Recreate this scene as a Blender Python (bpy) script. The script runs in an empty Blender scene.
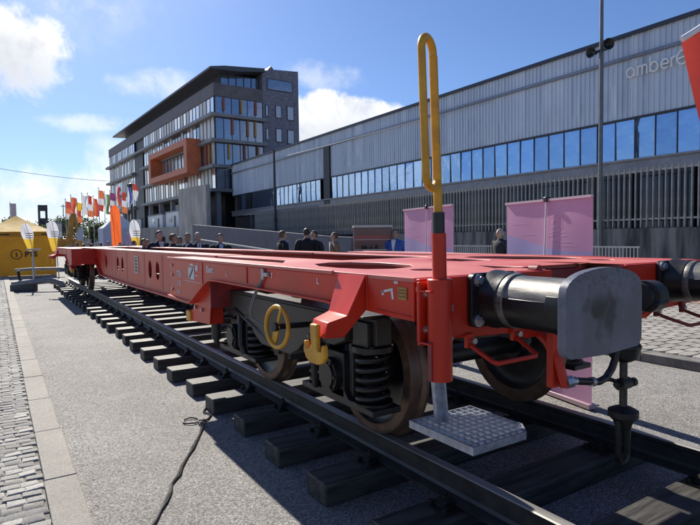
import bpy, bmesh, math, random
from mathutils import Vector, Matrix
from mathutils.geometry import tessellate_polygon
random.seed(7)
S = bpy.context.scene
C = S.collection
R = math.radians
# ------------------------------------------------------------------ camera, sky, sun, exposure
cam = bpy.data.objects.new('camera', bpy.data.cameras.new('camera')); C.objects.link(cam)
yaw, pitch, roll, CH = R(32.878), R(2.634), R(-0.804), 1.722
F = Vector((math.sin(yaw)*math.cos(pitch), math.cos(yaw)*math.cos(pitch), -math.sin(pitch)))
Rt = Vector((math.cos(yaw), -math.sin(yaw), 0)); Up = Rt.cross(F)
R2 = Rt*math.cos(roll) + Up*math.sin(roll); U2 = Up*math.cos(roll) - Rt*math.sin(roll)
M = Matrix((R2, U2, -F)).transposed().to_4x4(); M.translation = Vector((0, 0, CH))
cam.matrix_world = M
cam.data.sensor_width = 36; cam.data.lens = 36*546/700
cam.data.clip_start = 0.05; cam.data.clip_end = 3000
S.camera = cam
SUN_EL, SUN_AZ = R(38), R(4.5)          # azimuth clockwise from +Y
sd = Vector((math.sin(SUN_AZ)*math.cos(SUN_EL), math.cos(SUN_AZ)*math.cos(SUN_EL), math.sin(SUN_EL)))
sun = bpy.data.objects.new('sun', bpy.data.lights.new('sun', 'SUN')); C.objects.link(sun)
sun.data.energy = 5.0; sun.data.angle = R(0.5); sun.data.color = (1, .94, .84)
sun.rotation_euler = sd.to_track_quat('Z', 'Y').to_euler(); sun.location = (0, 0, 30)
S.view_settings.view_transform = 'Standard'; S.view_settings.look = 'None'
S.view_settings.exposure = 0.62; S.view_settings.gamma = 1

class NT:
    """small node-tree helper"""
    def __init__(s, tree): s.t = tree; s.n = tree.nodes; s.l = tree.links
    def new(s, typ, **kw):
        n = s.n.new(typ)
        for k, v in kw.items():
            if k.startswith('_'): n.inputs[k[1:].replace('_', ' ')].default_value = v
            else: setattr(n, k, v)
        return n
    def link(s, a, b): s.l.new(a, b)
    def math(s, op, a, b=None, c=None, clamp=False):
        n = s.n.new('ShaderNodeMath'); n.operation = op; n.use_clamp = clamp
        for i, x in enumerate((a, b, c)):
            if x is None: continue
            if isinstance(x, (int, float)): n.inputs[i].default_value = x
            else: s.l.new(x, n.inputs[i])
        return n.outputs[0]
    def vmath(s, op, a, b=None):
        n = s.n.new('ShaderNodeVectorMath'); n.operation = op
        for i, x in enumerate((a, b)):
            if x is None: continue
            if isinstance(x, (tuple, Vector)): n.inputs[i].default_value = x
            else: s.l.new(x, n.inputs[i])
        return n.outputs['Value'] if op == 'DOT_PRODUCT' else n.outputs['Vector']
    def smooth(s, x, a, b):
        n = s.n.new('ShaderNodeMapRange'); n.interpolation_type = 'SMOOTHSTEP'
        s.l.new(x, n.inputs[0]); n.inputs[1].default_value = a; n.inputs[2].default_value = b
        return n.outputs[0]
    def noise(s, vec, scale, detail=4, rough=.55, dist=0.):
        n = s.n.new('ShaderNodeTexNoise'); n.inputs['Scale'].default_value = scale
        n.inputs['Detail'].default_value = detail; n.inputs['Roughness'].default_value = rough
        n.inputs['Distortion'].default_value = dist
        if vec is not None: s.l.new(vec, n.inputs['Vector'])
        return n.outputs[0]
    def mix(s, f, a, b):
        n = s.n.new('ShaderNodeMix'); n.data_type = 'RGBA'
        if isinstance(f, (int, float)): n.inputs[0].default_value = f
        else: s.l.new(f, n.inputs[0])
        for i, x in ((6, a), (7, b)):
            if isinstance(x, (tuple, list)): n.inputs[i].default_value = (*x[:3], 1)
            else: s.l.new(x, n.inputs[i])
        return n.outputs[2]

W = bpy.data.worlds.new('World'); S.world = W; W.use_nodes = True
nt = NT(W.node_tree); nt.n.clear()
sky = nt.new('ShaderNodeTexSky', sky_type='NISHITA', sun_disc=False, sun_elevation=SUN_EL, sun_rotation=SUN_AZ,
             altitude=50, air_density=1.0, dust_density=0.5, ozone_density=4.0)
geo = nt.new('ShaderNodeTexCoord').outputs['Generated']
D = nt.vmath('NORMALIZE', geo)
n_big = nt.noise(D, 9, 7, .62, .3); n_fine = nt.noise(D, 34, 5, .65, .4)
def blob(az, el, w, h, tilt=0., soft=.9, rag=1.5, seed=0.):
    """one cloud: an elliptical patch of sky round a direction, edges broken by noise"""
    a, e = R(az), R(el)
    c = Vector((math.sin(a)*math.cos(e), math.cos(a)*math.cos(e), math.sin(e)))
    r = Vector((math.cos(a), -math.sin(a), 0)); u = r.cross(c)
    t = R(tilt); r, u = r*math.cos(t)+u*math.sin(t), u*math.cos(t)-r*math.sin(t)
    x = nt.math('DIVIDE', nt.vmath('DOT_PRODUCT', D, r), math.sin(R(w)))
    x = nt.math('SUBTRACT', x, c.dot(r)/math.sin(R(w)))
    y = nt.math('DIVIDE', nt.vmath('DOT_PRODUCT', D, u), math.sin(R(h)))
    y = nt.math('SUBTRACT', y, c.dot(u)/math.sin(R(h)))
    d2 = nt.math('ADD', nt.math('MULTIPLY', x, x), nt.math('MULTIPLY', y, y))
    front = nt.smooth(nt.vmath('DOT_PRODUCT', D, c), 0., .3)
    v = nt.math('ADD', nt.math('SUBTRACT', 1., d2), nt.math('MULTIPLY', nt.math('SUBTRACT', n_big, .5), rag*2))
    v = nt.math('ADD', v, nt.math('MULTIPLY', nt.math('SUBTRACT', n_fine, .5), rag))
    return nt.math('MULTIPLY', nt.smooth(v, 0., soft), front), nt.math('MULTIPLY', nt.smooth(nt.math('SUBTRACT', v, nt.math('MULTIPLY', y, .55)), .35, 1.35), front)
dens = core = None
clouds = [(1.0, 16.4, 5.8, 4.4, 0, .9, 1.2, 1.), (6, 24, 12, 9, 0, 2.6, .9, .45), (32.6, 10.6, 8.5, 4.4, -4, .35, .6, 1.), (4.5, 35, 22, 24, 0, 3.0, .5, .40), (3, 2.5, 16, 4.5, 0, 1.5, .9, .9), (13.5, 14.8, 5.5, 1.6, 6, 1.6, 1.6, .45),
          (30.5, 16.2, 5.5, 1.6, -10, 1.5, 1.5, .38), (5, 4.2, 13, 3.0, 3, 1.3, 1.1, .95), (8, 11.0, 4.5, .9, 3, 1.6, 1.6, .5),
          (5., 21.5, 7, 1.8, -6, 1.8, 1.4, .55), (-14, 13, 9, 6, 0, .9, 1.3, .95), (9.5, 7.4, 2.4, 3.0, 0, 1.5, 1.5, .5), (-25, 6, 20, 4, 0, 1.2, 1.2, .9)]
# broken cloud further round the sky, as one sees mirrored in the hall's windows
for k in range(9):
    clouds.append((95+k*27+random.uniform(-6, 6), random.uniform(9, 30), random.uniform(9, 17), random.uniform(3, 6), random.uniform(-8, 8), 1.1, 1.3, .5))
for az, el, w, h, tilt, soft, rag, amt in clouds:
    b, y = blob(az, el, w, h, tilt, soft, rag)
    b = nt.math('MULTIPLY', b, amt)
    dens = b if dens is None else nt.math('MAXIMUM', dens, b)
    if soft < 1: core = y if core is None else nt.math('MAXIMUM', core, y)
sepd = nt.new('ShaderNodeSeparateXYZ'); nt.link(D, sepd.inputs[0])
hz = nt.math('MULTIPLY', nt.math('SUBTRACT', 1., nt.smooth(sepd.outputs[2], 0., .10)), .35)
dens = nt.math('MAXIMUM', dens, hz)
shade = nt.smooth(nt.math('ADD', n_big, nt.math('MULTIPLY', n_fine, .35)), .42, .82)
ccol = nt.mix(shade, (6.6, 7.2, 8.4), (11.5, 11.4, 11.2))
tint = nt.vmath('MULTIPLY', sky.outputs[0], (.77, .90, 1.14))
ccol = nt.mix(nt.math('MULTIPLY', core, nt.math('ADD', .35, nt.math('MULTIPLY', n_big, .8))), ccol, (6.3, 6.7, 7.6))
skyc = nt.mix(dens, tint, ccol)
bg = nt.new('ShaderNodeBackground'); bg.inputs[1].default_value = 0.068
nt.link(skyc, bg.inputs[0])
wo = nt.new('ShaderNodeOutputWorld'); nt.link(bg.outputs[0], wo.inputs[0])

# ------------------------------------------------------------------ materials
MATS = {}
def mat(name, col, rough=.5, metal=0., var=.0, vscale=6., bump=0., bscale=60., col2=None, spec=.5, coat=0., aniso=None, lo=.35, hi=.65, trans=None, detail=5, grime=None):
    """procedural paint / metal / cloth: base colour broken up by noise, relief from a second noise"""
    if name in MATS: return MATS[name]
    m = bpy.data.materials.new(name); m.use_nodes = True; t = NT(m.node_tree)
    b = t.n['Principled BSDF']; MATS[name] = m
    b.inputs['Roughness'].default_value = rough; b.inputs['Metallic'].default_value = metal
    b.inputs['Specular IOR Level'].default_value = spec; b.inputs['Coat Weight'].default_value = coat
    b.inputs['Coat Roughness'].default_value = .15
    co = t.new('ShaderNodeTexCoord').outputs['Object']
    if aniso:
        mp = t.new('ShaderNodeMapping'); mp.inputs['Scale'].default_value = aniso; t.link(co, mp.inputs[0]); co = mp.outputs[0]
    if col2 is None: col2 = tuple(c*(1-var) for c in col)
    if var or col2 != col:
        n = t.noise(co, vscale, detail, .6)
        t.link(t.mix(t.smooth(n, lo, hi), col2, col), b.inputs['Base Color'])
        t.link(t.math('ADD', t.math('MULTIPLY', n, .3), rough-.15, clamp=True), b.inputs['Roughness'])
    else: b.inputs['Base Color'].default_value = (*col, 1)
    if bump:
        bp = t.new('ShaderNodeBump'); bp.inputs['Strength'].default_value = bump; bp.inputs['Distance'].default_value = .01
        t.link(t.noise(co, bscale, 4), bp.inputs['Height']); t.link(bp.outputs[0], b.inputs['Normal'])
    if grime:   # scuffs and dirt: fine broken patches over the base coat
        gc, amt, gs = grime
        oc = t.new('ShaderNodeTexCoord').outputs['Object']
        g1 = t.smooth(t.noise(oc, gs, 9, .72), .56, .70); g2 = t.smooth(t.noise(oc, gs*.18, 5, .6), .42, .62)
        fac = t.math('MULTIPLY', t.math('MULTIPLY', g1, g2), amt)
        src = b.inputs['Base Color'].links[0].from_socket if b.inputs['Base Color'].links else tuple(col)
        t.link(t.mix(fac, src, gc), b.inputs['Base Color'])
    if trans:
        tr = t.new('ShaderNodeBsdfTranslucent'); tr.inputs[0].default_value = (*trans[0], 1)
        mx = t.new('ShaderNodeMixShader'); mx.inputs[0].default_value = trans[1]
        t.link(b.outputs[0], mx.inputs[1]); t.link(tr.outputs[0], mx.inputs[2]); t.link(mx.outputs[0], t.n['Material Output'].inputs[0])
    return m
RED = mat('red_paint', (.62, .036, .014), .36, var=.22, vscale=2.5, bump=.07, bscale=14, col2=(.50, .025, .010), spec=.34, grime=((.20, .05, .035), .45, 16))
REDTOP = mat('dust_and_glare_deck_red', (.57, .145, .11), .42, var=.3, vscale=1.6, bump=.07, bscale=16, col2=(.52, .085, .065), spec=.6, grime=((.30, .20, .16), .6, 9))  # deck red paled for dust and for sky glare put into the colour
REDLIGHT = mat('faded_red_paint', (.58, .10, .06), .5, var=.2, vscale=8)
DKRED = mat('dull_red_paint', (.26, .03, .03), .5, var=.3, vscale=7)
BLACK = mat('black_paint', (.014, .014, .015), .38, var=.4, vscale=9, bump=.08, bscale=40, grime=((.07, .062, .055), .7, 22))
BOGIE = mat('dark_grey_bogie_paint', (.045, .040, .033), .5, var=.4, vscale=4, bump=.1, bscale=30, grime=((.14, .11, .08), .5, 14))
OILY = mat('oily_black_iron', (.018, .017, .016), .45, var=.5, vscale=12, bump=.2, bscale=40)
YEL = mat('yellow_paint', (.72, .36, .015), .42, var=.25, vscale=9, col2=(.55, .25, .012), grime=((.12, .08, .03), .6, 28))
GALV = mat('galvanised_steel', (.36, .39, .46), .42, .55, var=.3, vscale=30, bump=.05)
GALVL = mat('glare_galvanising', (.55, .58, .64), .4, .4, var=.2, vscale=30)  # lighter copy of the galvanising, glare on the grate bars put into colour
BOLT = mat('zinc_bolt', (.5, .5, .52), .35, .8, var=.3, vscale=20)
PLATE = None
STEEL = mat('sun_glare_buffer_steel', (.22, .21, .19), .42, .55, var=.45, vscale=30, bump=.12, bscale=60, aniso=(1, .15, 1))  # silver for the black casing's top, sun glare put into its colour
RUST = mat('rust_brown_tread', (.19, .12, .08), .42, .4, var=.5, vscale=9, aniso=(4, 1, 1), col2=(.085, .052, .038), lo=.2, hi=.8)
RAILSIDE = mat('rail_black_web', (.03, .028, .027), .5, var=.5, vscale=8, bump=.15, bscale=40)
RAILTOP = mat('rail_dull_head', (.36, .345, .32), .42, .4, var=.3, vscale=5, aniso=(8, .4, 1))
WOOD = mat('tarred_sleeper_wood', (.075, .070, .062), .62, var=.5, vscale=7, bump=.5, bscale=30, aniso=(.25, 2, 2), col2=(.022, .021, .02), detail=8, spec=.4)
WHITE = mat('white_marking_paint', (.72, .70, .68), .6, var=.15, vscale=30)
WHITEP = mat('white_plastic', (.75, .76, .78), .45, var=.08, vscale=4)
GREYC = mat('pale_concrete', (.31, .285, .255), .85, var=.35, vscale=2.2, bump=.25, bscale=30)
DKCONC = mat('stained_concrete', (.24, .232, .222), .85, var=.65, vscale=1.3, bump=.25, bscale=25, aniso=(1, 1.6, .16), col2=(.045, .044, .044))
TOWERC = mat('grey_concrete', (.52, .49, .44), .85, var=.35, vscale=.7, bump=.2, bscale=12, aniso=(1, 1, .5))
DARK = mat('dark_void', (.012, .013, .015), .6)
DKMET = mat('dark_grey_metal', (.06, .062, .07), .5, .2, var=.25, vscale=3)
GLASSD = mat('dark_window_glass', (.03, .04, .05), .06, .0, spec=1., coat=1.)
def sky_glass(name, col, metal, rough=.05, seed=0., wob=.02):
    m = mat(name, col, rough, metal, spec=.8)
    t = NT(m.node_tree); b = t.n['Principled BSDF']
    oi = t.new('ShaderNodeObjectInfo').outputs['Random']
    t.link(t.mix(t.math('MULTIPLY', oi, .45), col, tuple(c*.6 for c in col)), b.inputs['Base Color'])
    bp = t.new('ShaderNodeBump'); bp.inputs['Strength'].default_value = wob; bp.inputs['Distance'].default_value = .3
    t.link(t.noise(t.new('ShaderNodeTexCoord').outputs['Object'], 1.1, 2), bp.inputs['Height']); t.link(bp.outputs[0], b.inputs['Normal'])
    return m
GLASS = sky_glass('blue_solar_glass', (.40, .55, .78), .9, wob=.07)
GLASSO = sky_glass('pale_office_glass', (.80, .82, .84), .8, .12, wob=.06)
GLASSF = sky_glass('dim_office_glass', (.26, .30, .37), .75, .08)
GLASSE = sky_glass('smoky_office_glass', (.27, .31, .38), .75, .08)
# cladding: vertical metal sheets, each a slightly different grey
CLAD = mat('metal_cladding', (.40, .43, .50), .36, .25)
t_ = NT(CLAD.node_tree)
wn = t_.new('ShaderNodeTexWhiteNoise', noise_dimensions='1D')
sx_ = t_.new('ShaderNodeSeparateXYZ'); t_.link(t_.new('ShaderNodeNewGeometry').outputs['Position'], sx_.inputs[0])
fl = t_.math('FLOOR', t_.math('DIVIDE', sx_.outputs[1], .235)); t_.link(fl, wn.inputs['W'])
mx1 = t_.mix(wn.outputs['Value'], (.44, .48, .55), (.80, .84, .90))
pn = t_.noise(t_.new('ShaderNodeTexCoord').outputs['Object'], .5, 3)
t_.link(t_.mix(t_.smooth(pn, .3, .7), mx1, (.60, .645, .71)), t_.n['Principled BSDF'].inputs['Base Color'])
t_.link(t_.math('ADD', t_.math('MULTIPLY', wn.outputs['Value'], .2), .28), t_.n['Principled BSDF'].inputs['Roughness'])

def granular(name, cols, scale, rough=.85, bump=.6, big=(.85, 1.1), metre=1.):
    """gravelly ground: voronoi grains of several greys, patches of wear on top"""
    m = bpy.data.materials.new(name); m.use_nodes = True; t = NT(m.node_tree); b = t.n['Principled BSDF']
    pos = t.new('ShaderNodeNewGeometry').outputs['Position']
    v = t.new('ShaderNodeTexVoronoi'); v.inputs['Scale'].default_value = scale; t.link(pos, v.inputs['Vector'])
    sp = t.new('ShaderNodeSeparateColor'); t.link(v.outputs['Color'], sp.inputs[0])
    rp = t.new('ShaderNodeValToRGB'); t.link(sp.outputs[0], rp.inputs[0])
    rp.color_ramp.elements[0].color = (*cols[0], 1); rp.color_ramp.elements[1].color = (*cols[-1], 1)
    for i, c in enumerate(cols[1:-1]):
        e = rp.color_ramp.elements.new((i+1)/(len(cols)-1)); e.color = (*c, 1)
    n = t.noise(pos, .55, 6, .65); n2 = t.noise(pos, 6, 4)
    f = t.math('ADD', big[0], t.math('MULTIPLY', t.smooth(n, .3, .7), big[1]-big[0]))
    f = t.math('MULTIPLY', f, t.math('ADD', .86, t.math('MULTIPLY', n2, .28)))
    vm = t.new('ShaderNodeVectorMath', operation='SCALE'); t.link(rp.outputs[0], vm.inputs[0]); t.link(f, vm.inputs['Scale'])
    t.link(vm.outputs[0], b.inputs['Base Color']); b.inputs['Roughness'].default_value = rough
    bp = t.new('ShaderNodeBump'); bp.inputs['Strength'].default_value = bump; bp.inputs['Distance'].default_value = .006
    t.link(t.math('ADD', v.outputs['Distance'], sp.outputs[1]), bp.inputs['Height']); t.link(bp.outputs[0], b.inputs['Normal'])
    MATS[name] = m; return m
ASPH = granular('gravelly_asphalt', ((.08, .076, .07), (.195, .187, .173), (.245, .233, .214), (.42, .405, .38)), 105, big=(.80, 1.12))
KERBM = granular('exposed_kerb_concrete', ((.18, .166, .145), (.255, .238, .208), (.285, .266, .235), (.345, .325, .29)), 160, bump=.25)
SETTM = [granular('granite_sett_%s' % n, tuple(tuple(c*k*q for c, q in zip(b, (1.04, 1., .92))) for b in ((.18,)*3, (.30,)*3, (.34,)*3, (.42,)*3)), 210, bump=.5)
         for n, k in (('pale', 1.12), ('mid', .95), ('dusky', .76))]
JOINT = granular('sandy_joint', ((.10, .09, .078), (.18, .165, .145), (.25, .232, .205)), 180)
PAVERM = [granular('paver_%s' % n, tuple(tuple(c*k*q for c, q in zip((b,)*3, (1, .93, .83))) for b in (.20, .30, .34, .40)), 150, bump=.2)
          for n, k in (('light', 1.0), ('warm', .9))]

# ------------------------------------------------------------------ mesh builder
ORG = {}
class MB:
    def __init__(s, f=None): s.v = []; s.fc = []; s.mi = []; s.sm = []; s.f = f; s.m = 0; s.g = []; s.gi = 0
    def add(s, vs, fs, smooth=False):
        o = len(s.v); s.v += [tuple(s.f(*p)) if s.f else tuple(p) for p in vs]
        for f in fs: s.fc.append([i+o for i in f]); s.mi.append(s.m); s.sm.append(smooth); s.g.append(s.gi)
        return s
    def box(s, x0, x1, y0, y1, z0, z1):
        v = [(x, y, z) for x in (x0, x1) for y in (y0, y1) for z in (z0, z1)]
        return s.add(v, [(0, 1, 3, 2), (4, 6, 7, 5), (0, 4, 5, 1), (2, 3, 7, 6), (0, 2, 6, 4), (1, 5, 7, 3)])
    def obox(s, c, ax, h):
        """box about c with half sizes h along the three axes ax"""
        c = Vector(c); ax = [Vector(a) for a in ax]
        v = [c+ax[0]*h[0]*i+ax[1]*h[1]*j+ax[2]*h[2]*k for i in (-1, 1) for j in (-1, 1) for k in (-1, 1)]
        return s.add(v, [(0, 1, 3, 2), (4, 6, 7, 5), (0, 4, 5, 1), (2, 3, 7, 6), (0, 2, 6, 4), (1, 5, 7, 3)])
    def prism(s, poly, axis, a, b, holes=()):
        P = {'x': lambda p, w: (w, p[0], p[1]), 'y': lambda p, w: (p[0], w, p[1]), 'z': lambda p, w: (p[0], p[1], w)}[axis]
        loops = [list(poly)]+[list(h) for h in holes]; flat = [p for l in loops for p in l]; n = len(flat)
        vs = [P(p, a) for p in flat]+[P(p, b) for p in flat]
        if holes or len(poly) > 12:
            tri = tessellate_polygon([[Vector((p[0], p[1], 0)) for p in l] for l in loops])
            fs = [tuple(t) for t in tri]+[tuple(i+n for i in reversed(t)) for t in tri]
        else: fs = [tuple(range(n)), tuple(reversed(range(n, 2*n)))]
        o = 0
        for l in loops:
            k = len(l)
            fs += [(o+i, o+(i+1) % k, n+o+(i+1) % k, n+o+i) for i in range(k)]
            o += k
        return s.add(vs, fs)
    def cyl(s, p0, p1, r0, r1=None, n=12, caps=True, smooth=True):
        p0, p1 = Vector(p0), Vector(p1); r1 = r0 if r1 is None else r1
        d = (p1-p0).normalized(); a = d.orthogonal().normalized(); b = d.cross(a)
        vs = []
        for p, r in ((p0, r0), (p1, r1)):
            vs += [p+a*r*math.cos(2*math.pi*i/n)+b*r*math.sin(2*math.pi*i/n) for i in range(n)]
        s.add(vs, [(i, (i+1) % n, n+(i+1) % n, n+i) for i in range(n)], smooth)
        if caps: s.add(vs, [tuple(reversed(range(n))), tuple(range(n, 2*n))])
        return s
    def tube(s, pts, r, n=8, closed=False, caps=True):
        pts = [Vector(p) for p in pts]; k = len(pts); vs = []; fs = []
        rr = r if isinstance(r, (list, tuple)) else [r]*k
        prev = None
        for i, p in enumerate(pts):
            if closed: d = pts[(i+1) % k]-pts[i-1]
            else: d = pts[min(i+1, k-1)]-pts[max(i-1, 0)]
            d = d.normalized() if d.length > 1e-9 else Vector((0, 0, 1))
            if prev is None: a = d.orthogonal().normalized()
            else:
                a = prev-d*prev.dot(d); a = a.normalized() if a.length > 1e-6 else d.orthogonal().normalized()
            prev = a; b = d.cross(a)
            vs += [p+(a*math.cos(2*math.pi*j/n)+b*math.sin(2*math.pi*j/n))*rr[i] for j in range(n)]
        m = k if closed else k-1
        for i in range(m):
            o, q = i*n, ((i+1) % k)*n
            fs += [(o+j, o+(j+1) % n, q+(j+1) % n, q+j) for j in range(n)]
        s.add(vs, fs, True)
        if caps and not closed: s.add(vs, [tuple(reversed(range(n))), tuple(range((k-1)*n, k*n))])
        return s
    def lathe(s, prof, c, axis, n=32, smooth=True, close=False):
        """prof: (offset along axis, radius)"""
        c, d = Vector(c), Vector(axis).normalized(); a = d.orthogonal().normalized(); b = d.cross(a); vs = []; fs = []
        for w, r in prof: vs += [c+d*w+(a*math.cos(2*math.pi*j/n)+b*math.sin(2*math.pi*j/n))*r for j in range(n)]
        for i in range(len(prof)-1+(1 if close else 0)):
            o, q = i*n, ((i+1) % len(prof))*n
            fs += [(o+j, o+(j+1) % n, q+(j+1) % n, q+j) for j in range(n)]
        return s.add(vs, fs, smooth)
    def cut(s): s.gi += 1; return s
    def each(s, name, mats, parent, **kw):
        """one object per piece; pieces are parted by cut()"""
        out = []
        for gi in sorted(set(s.g)):
            q = MB(); used = {}
            for f, mi, g_ in zip(s.fc, s.mi, s.g):
                if g_ != gi: continue
                for i in f:
                    if i not in used: used[i] = len(q.v); q.v.append(s.v[i])
                q.fc.append([used[i] for i in f]); q.mi.append(mi); q.sm.append(True); q.g.append(0)
            out.append(q.build(name, mats, parent, **kw))
        return out
    def build(s, name, mats, parent=None, bevel=0., sharp=35, seg=2, org=None, **tags):
        me = bpy.data.meshes.new(name)
        o0 = Vector(org) if org is not None else (ORG[parent] if parent else Vector((0, 0, 0)))
        me.from_pydata([tuple(Vector(v)-o0) for v in s.v], [], s.fc)
        for m in (mats if isinstance(mats, (list, tuple)) else [mats]): me.materials.append(m)
        me.polygons.foreach_set('material_index', s.mi)
        bm = bmesh.new(); bm.from_mesh(me); bmesh.ops.recalc_face_normals(bm, faces=bm.faces); bm.to_mesh(me); bm.free()
        me.polygons.foreach_set('use_smooth', [True]*len(me.polygons)); me.set_sharp_from_angle(angle=R(sharp))
        o = bpy.data.objects.new(name, me); C.objects.link(o); ORG[o] = o0
        if parent: o.parent = parent
        else: o.location = o0
        if bevel:
            b = o.modifiers.new('bevel', 'BEVEL'); b.width = bevel; b.segments = seg; b.limit_method = 'ANGLE'; b.angle_limit = R(40); b.use_clamp_overlap = True
        for k, v in tags.items(): o[k] = v
        return o
def empty(name, loc, label, cat, group=None, rz=0., local=False):
    o = bpy.data.objects.new(name, None); C.objects.link(o); o.location = loc; o.rotation_euler = (0, 0, rz); o.empty_display_size = .2
    o['label'] = label; o['category'] = cat
    if group: o['group'] = group
    ORG[o] = Vector((0, 0, 0)) if local else Vector(loc)
    return o
def tag(o, label, cat, group=None):
    o['label'] = label; o['category'] = cat
    if group: o['group'] = group
    return o
def copy_tree(o, parent=None):
    c = o.copy(); C.objects.link(c); ORG[c] = ORG[o]
    if parent: c.parent = parent
    for ch in list(o.children): copy_tree(ch, c)
    return c
def text_mesh(txt, size, depth=.0, bold=0.):
    cu = bpy.data.curves.new('lettering', 'FONT'); cu.body = txt; cu.size = size; cu.extrude = depth; cu.offset = bold; cu.resolution_u = 3
    ob = bpy.data.objects.new('lettering', cu); C.objects.link(ob)
    dg = bpy.context.evaluated_depsgraph_get(); dg.update()
    me = bpy.data.meshes.new_from_object(ob.evaluated_get(dg))
    C.objects.unlink(ob); bpy.data.objects.remove(ob); bpy.data.curves.remove(cu)
    return me
def text(name, txt, size, loc, face, m, parent, depth=.001, bold=0., sx=1.):
    """lettering standing on a face looking towards -x or -y"""
    me = text_mesh(txt, size, depth, bold); X, Y, Z = {'-x': ((0, -1, 0), (0, 0, 1), (-1, 0, 0)), '-y': ((1, 0, 0), (0, 0, 1), (0, -1, 0))}[face]
    X, Y, Z = Vector(X)*sx, Vector(Y), Vector(Z)
    mb = MB(); L = Vector(loc)
    mb.add([L+X*v.co.x+Y*v.co.y+Z*v.co.z for v in me.vertices], [tuple(p.vertices) for p in me.polygons])
    return mb.build(name, m, parent)
def arc(cx, cy, r, a0, a1, n=8): return [(cx+r*math.cos(R(a0+(a1-a0)*i/n)), cy+r*math.sin(R(a0+(a1-a0)*i/n))) for i in range(n+1)]
def ellipse(cx, cy, rx, ry, n=20): return [(cx+rx*math.cos(2*math.pi*i/n), cy+ry*math.sin(2*math.pi*i/n)) for i in range(n)]

# ------------------------------------------------------------------ setting: ground, kerbs, paving
def structure(o): o['kind'] = 'structure'; return o
g = MB(); g.add([(-700, -300, 0), (900, -300, 0), (900, 1500, 0), (-700, 1500, 0)], [(0, 1, 2, 3)])
structure(g.build('ground', ASPH))
# cobbled strip on the left
cob = MB(); cob.box(-3.2, .218, -4, 60, .002, .006); cob = structure(cob.build('cobbled_pavement', JOINT))
def sett_xy(r, c): return .163-c*.117-(.03 if r % 2 else 0)+random.uniform(-.006, .006), 3.35+r*.098+random.uniform(-.006, .006)
setts = [sett_xy(r, c) for r in range(42) for c in range(7)]
def sett_vs(x, y, w, d, h, j):
    q = lambda: random.uniform(-j, j)
    b = [(-w, -d), (w, -d), (w, d), (-w, d)]
    low = [(x+a+q(), y+e+q(), .004) for a, e in b]; low = [(p[0], p[1], .004) for p in low]
    top = [(x+a*.86+(p[0]-x-a), y+e*.82+(p[1]-y-e), h+random.uniform(-.003, .003)) for (a, e), p in zip(b, low)]
    mid = [(p[0], p[1], h*.7) for p in low]
    return low+mid+top, [(0, 1, 5, 4), (1, 2, 6, 5), (2, 3, 7, 6), (3, 0, 4, 7), (4, 5, 9, 8), (5, 6, 10, 9), (6, 7, 11, 10), (7, 4, 8, 11), (8, 9, 10, 11)]
proto = []
for k in range(14):
    m = MB(); m.add(*sett_vs(0, 0, .0565, .0465, .018, .006)); o = m.build('sett', SETTM[k % 3], cob); proto.append(o)
for i, (x, y) in enumerate(setts[:300]):
    o = proto[i] if i < 14 else random.choice(proto).copy()
    if i >= 14: C.objects.link(o); o.parent = cob
    o.location = (x, y, 0); o.rotation_euler = (0, 0, random.uniform(-.06, .06))
m = MB()
for r in range(-60, 330):
    for c in range(12):
        if 0 <= r < 42 and c < 7: continue
        m.m = random.choice((0, 0, 1, 1, 2)); m.add(*sett_vs(*sett_xy(r, c), .0565, .0465, .018, .006))
s_ = m.build('sett_field', SETTM, cob); s_['kind'] = 'stuff'
# kerb stones beside the cobbles
kb = MB(); kb.box(.222, .428, -4, 60, .001, .012); kb = structure(kb.build('kerb', JOINT))
y = -3.0; ys = []
while y < 34: ys.append(y); y += 1.17
pk = None
for y in ys:
    yy = y+(4.38-(-3+1.17*6))
    if pk is None:
        m = MB(); m.box(.222, .43, .006, 1.164, .006, .03); pk = m.build('kerb_stone', KERBM, kb, bevel=.006); o = pk
    else: o = pk.copy(); C.objects.link(o); o.parent = kb
    o.location = (random.uniform(-.002, .002), yy, random.uniform(-.003, .002))
# kerb and block paving on the right
kr = MB(); kr.box(7.24, 7.42, -14, 60, .001, .10); kr = structure(kr.build('kerb', JOINT)); pk = None
for k in range(40):
    if pk is None:
        m = MB(); m.box(7.22, 7.44, .005, .995, .004, .125); pk = m.build('kerb_stone', mat('grey_kerb_concrete', (.20, .19, .175), .85, var=.4, vscale=5, bump=.2), kr, bevel=.008); o = pk
    else: o = pk.copy(); C.objects.link(o); o.parent = kr
    o.location = (random.uniform(-.003, .003), -10+k, random.uniform(-.003, .003))
pav = MB(); pav.box(7.445, 22.75, -14, 60, .001, .108); pav = structure(pav.build('pavement', JOINT))
def paver_geo(mb, x, y, z):
    """interlocking block seen end-on: wide body, chamfered ends, gap all round"""
    w, d = .1665, .085; p = [(-w, -d*.55), (-w*.55, -d), (w*.55, -d), (w, -d*.55), (w, d*.55), (w*.55, d), (-w*.55, d), (-w, d*.55)]
    n = 8; vs = [(x+a, y+b, .104) for a, b in p]+[(x+a*.95, y+b*.9, z) for a, b in p]
    mb.add(vs, [(i, (i+1) % n, n+(i+1) % n, n+i) for i in range(n)]+[tuple(range(n, 2*n))])
blocks = []
for r in range(0, 60):
    for c in range(0, 34):
        x, yb = 7.62+c*.335, 1.0+r*.172
        if c % 2: yb += .086
        blocks.append((x, yb))
blocks.sort(key=lambda q: math.hypot(q[0]-8.3, (q[1]-4.4)*1.1)); pk = []
for i, (x, yb) in enumerate(blocks[:300]):
    if i < 2:
        m = MB(); paver_geo(m, 0, 0, .128); o = m.build('paver', PAVERM[i], pav); pk.append(o)
    else: o = random.choice(pk).copy(); C.objects.link(o); o.parent = pav
    o.location = (x, yb, random.uniform(-.003, .003))
m = MB()
for x, yb in blocks[300:]: m.m = random.choice((0, 1)); paver_geo(m, x, yb, .128+random.uniform(-.003, .003))
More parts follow.
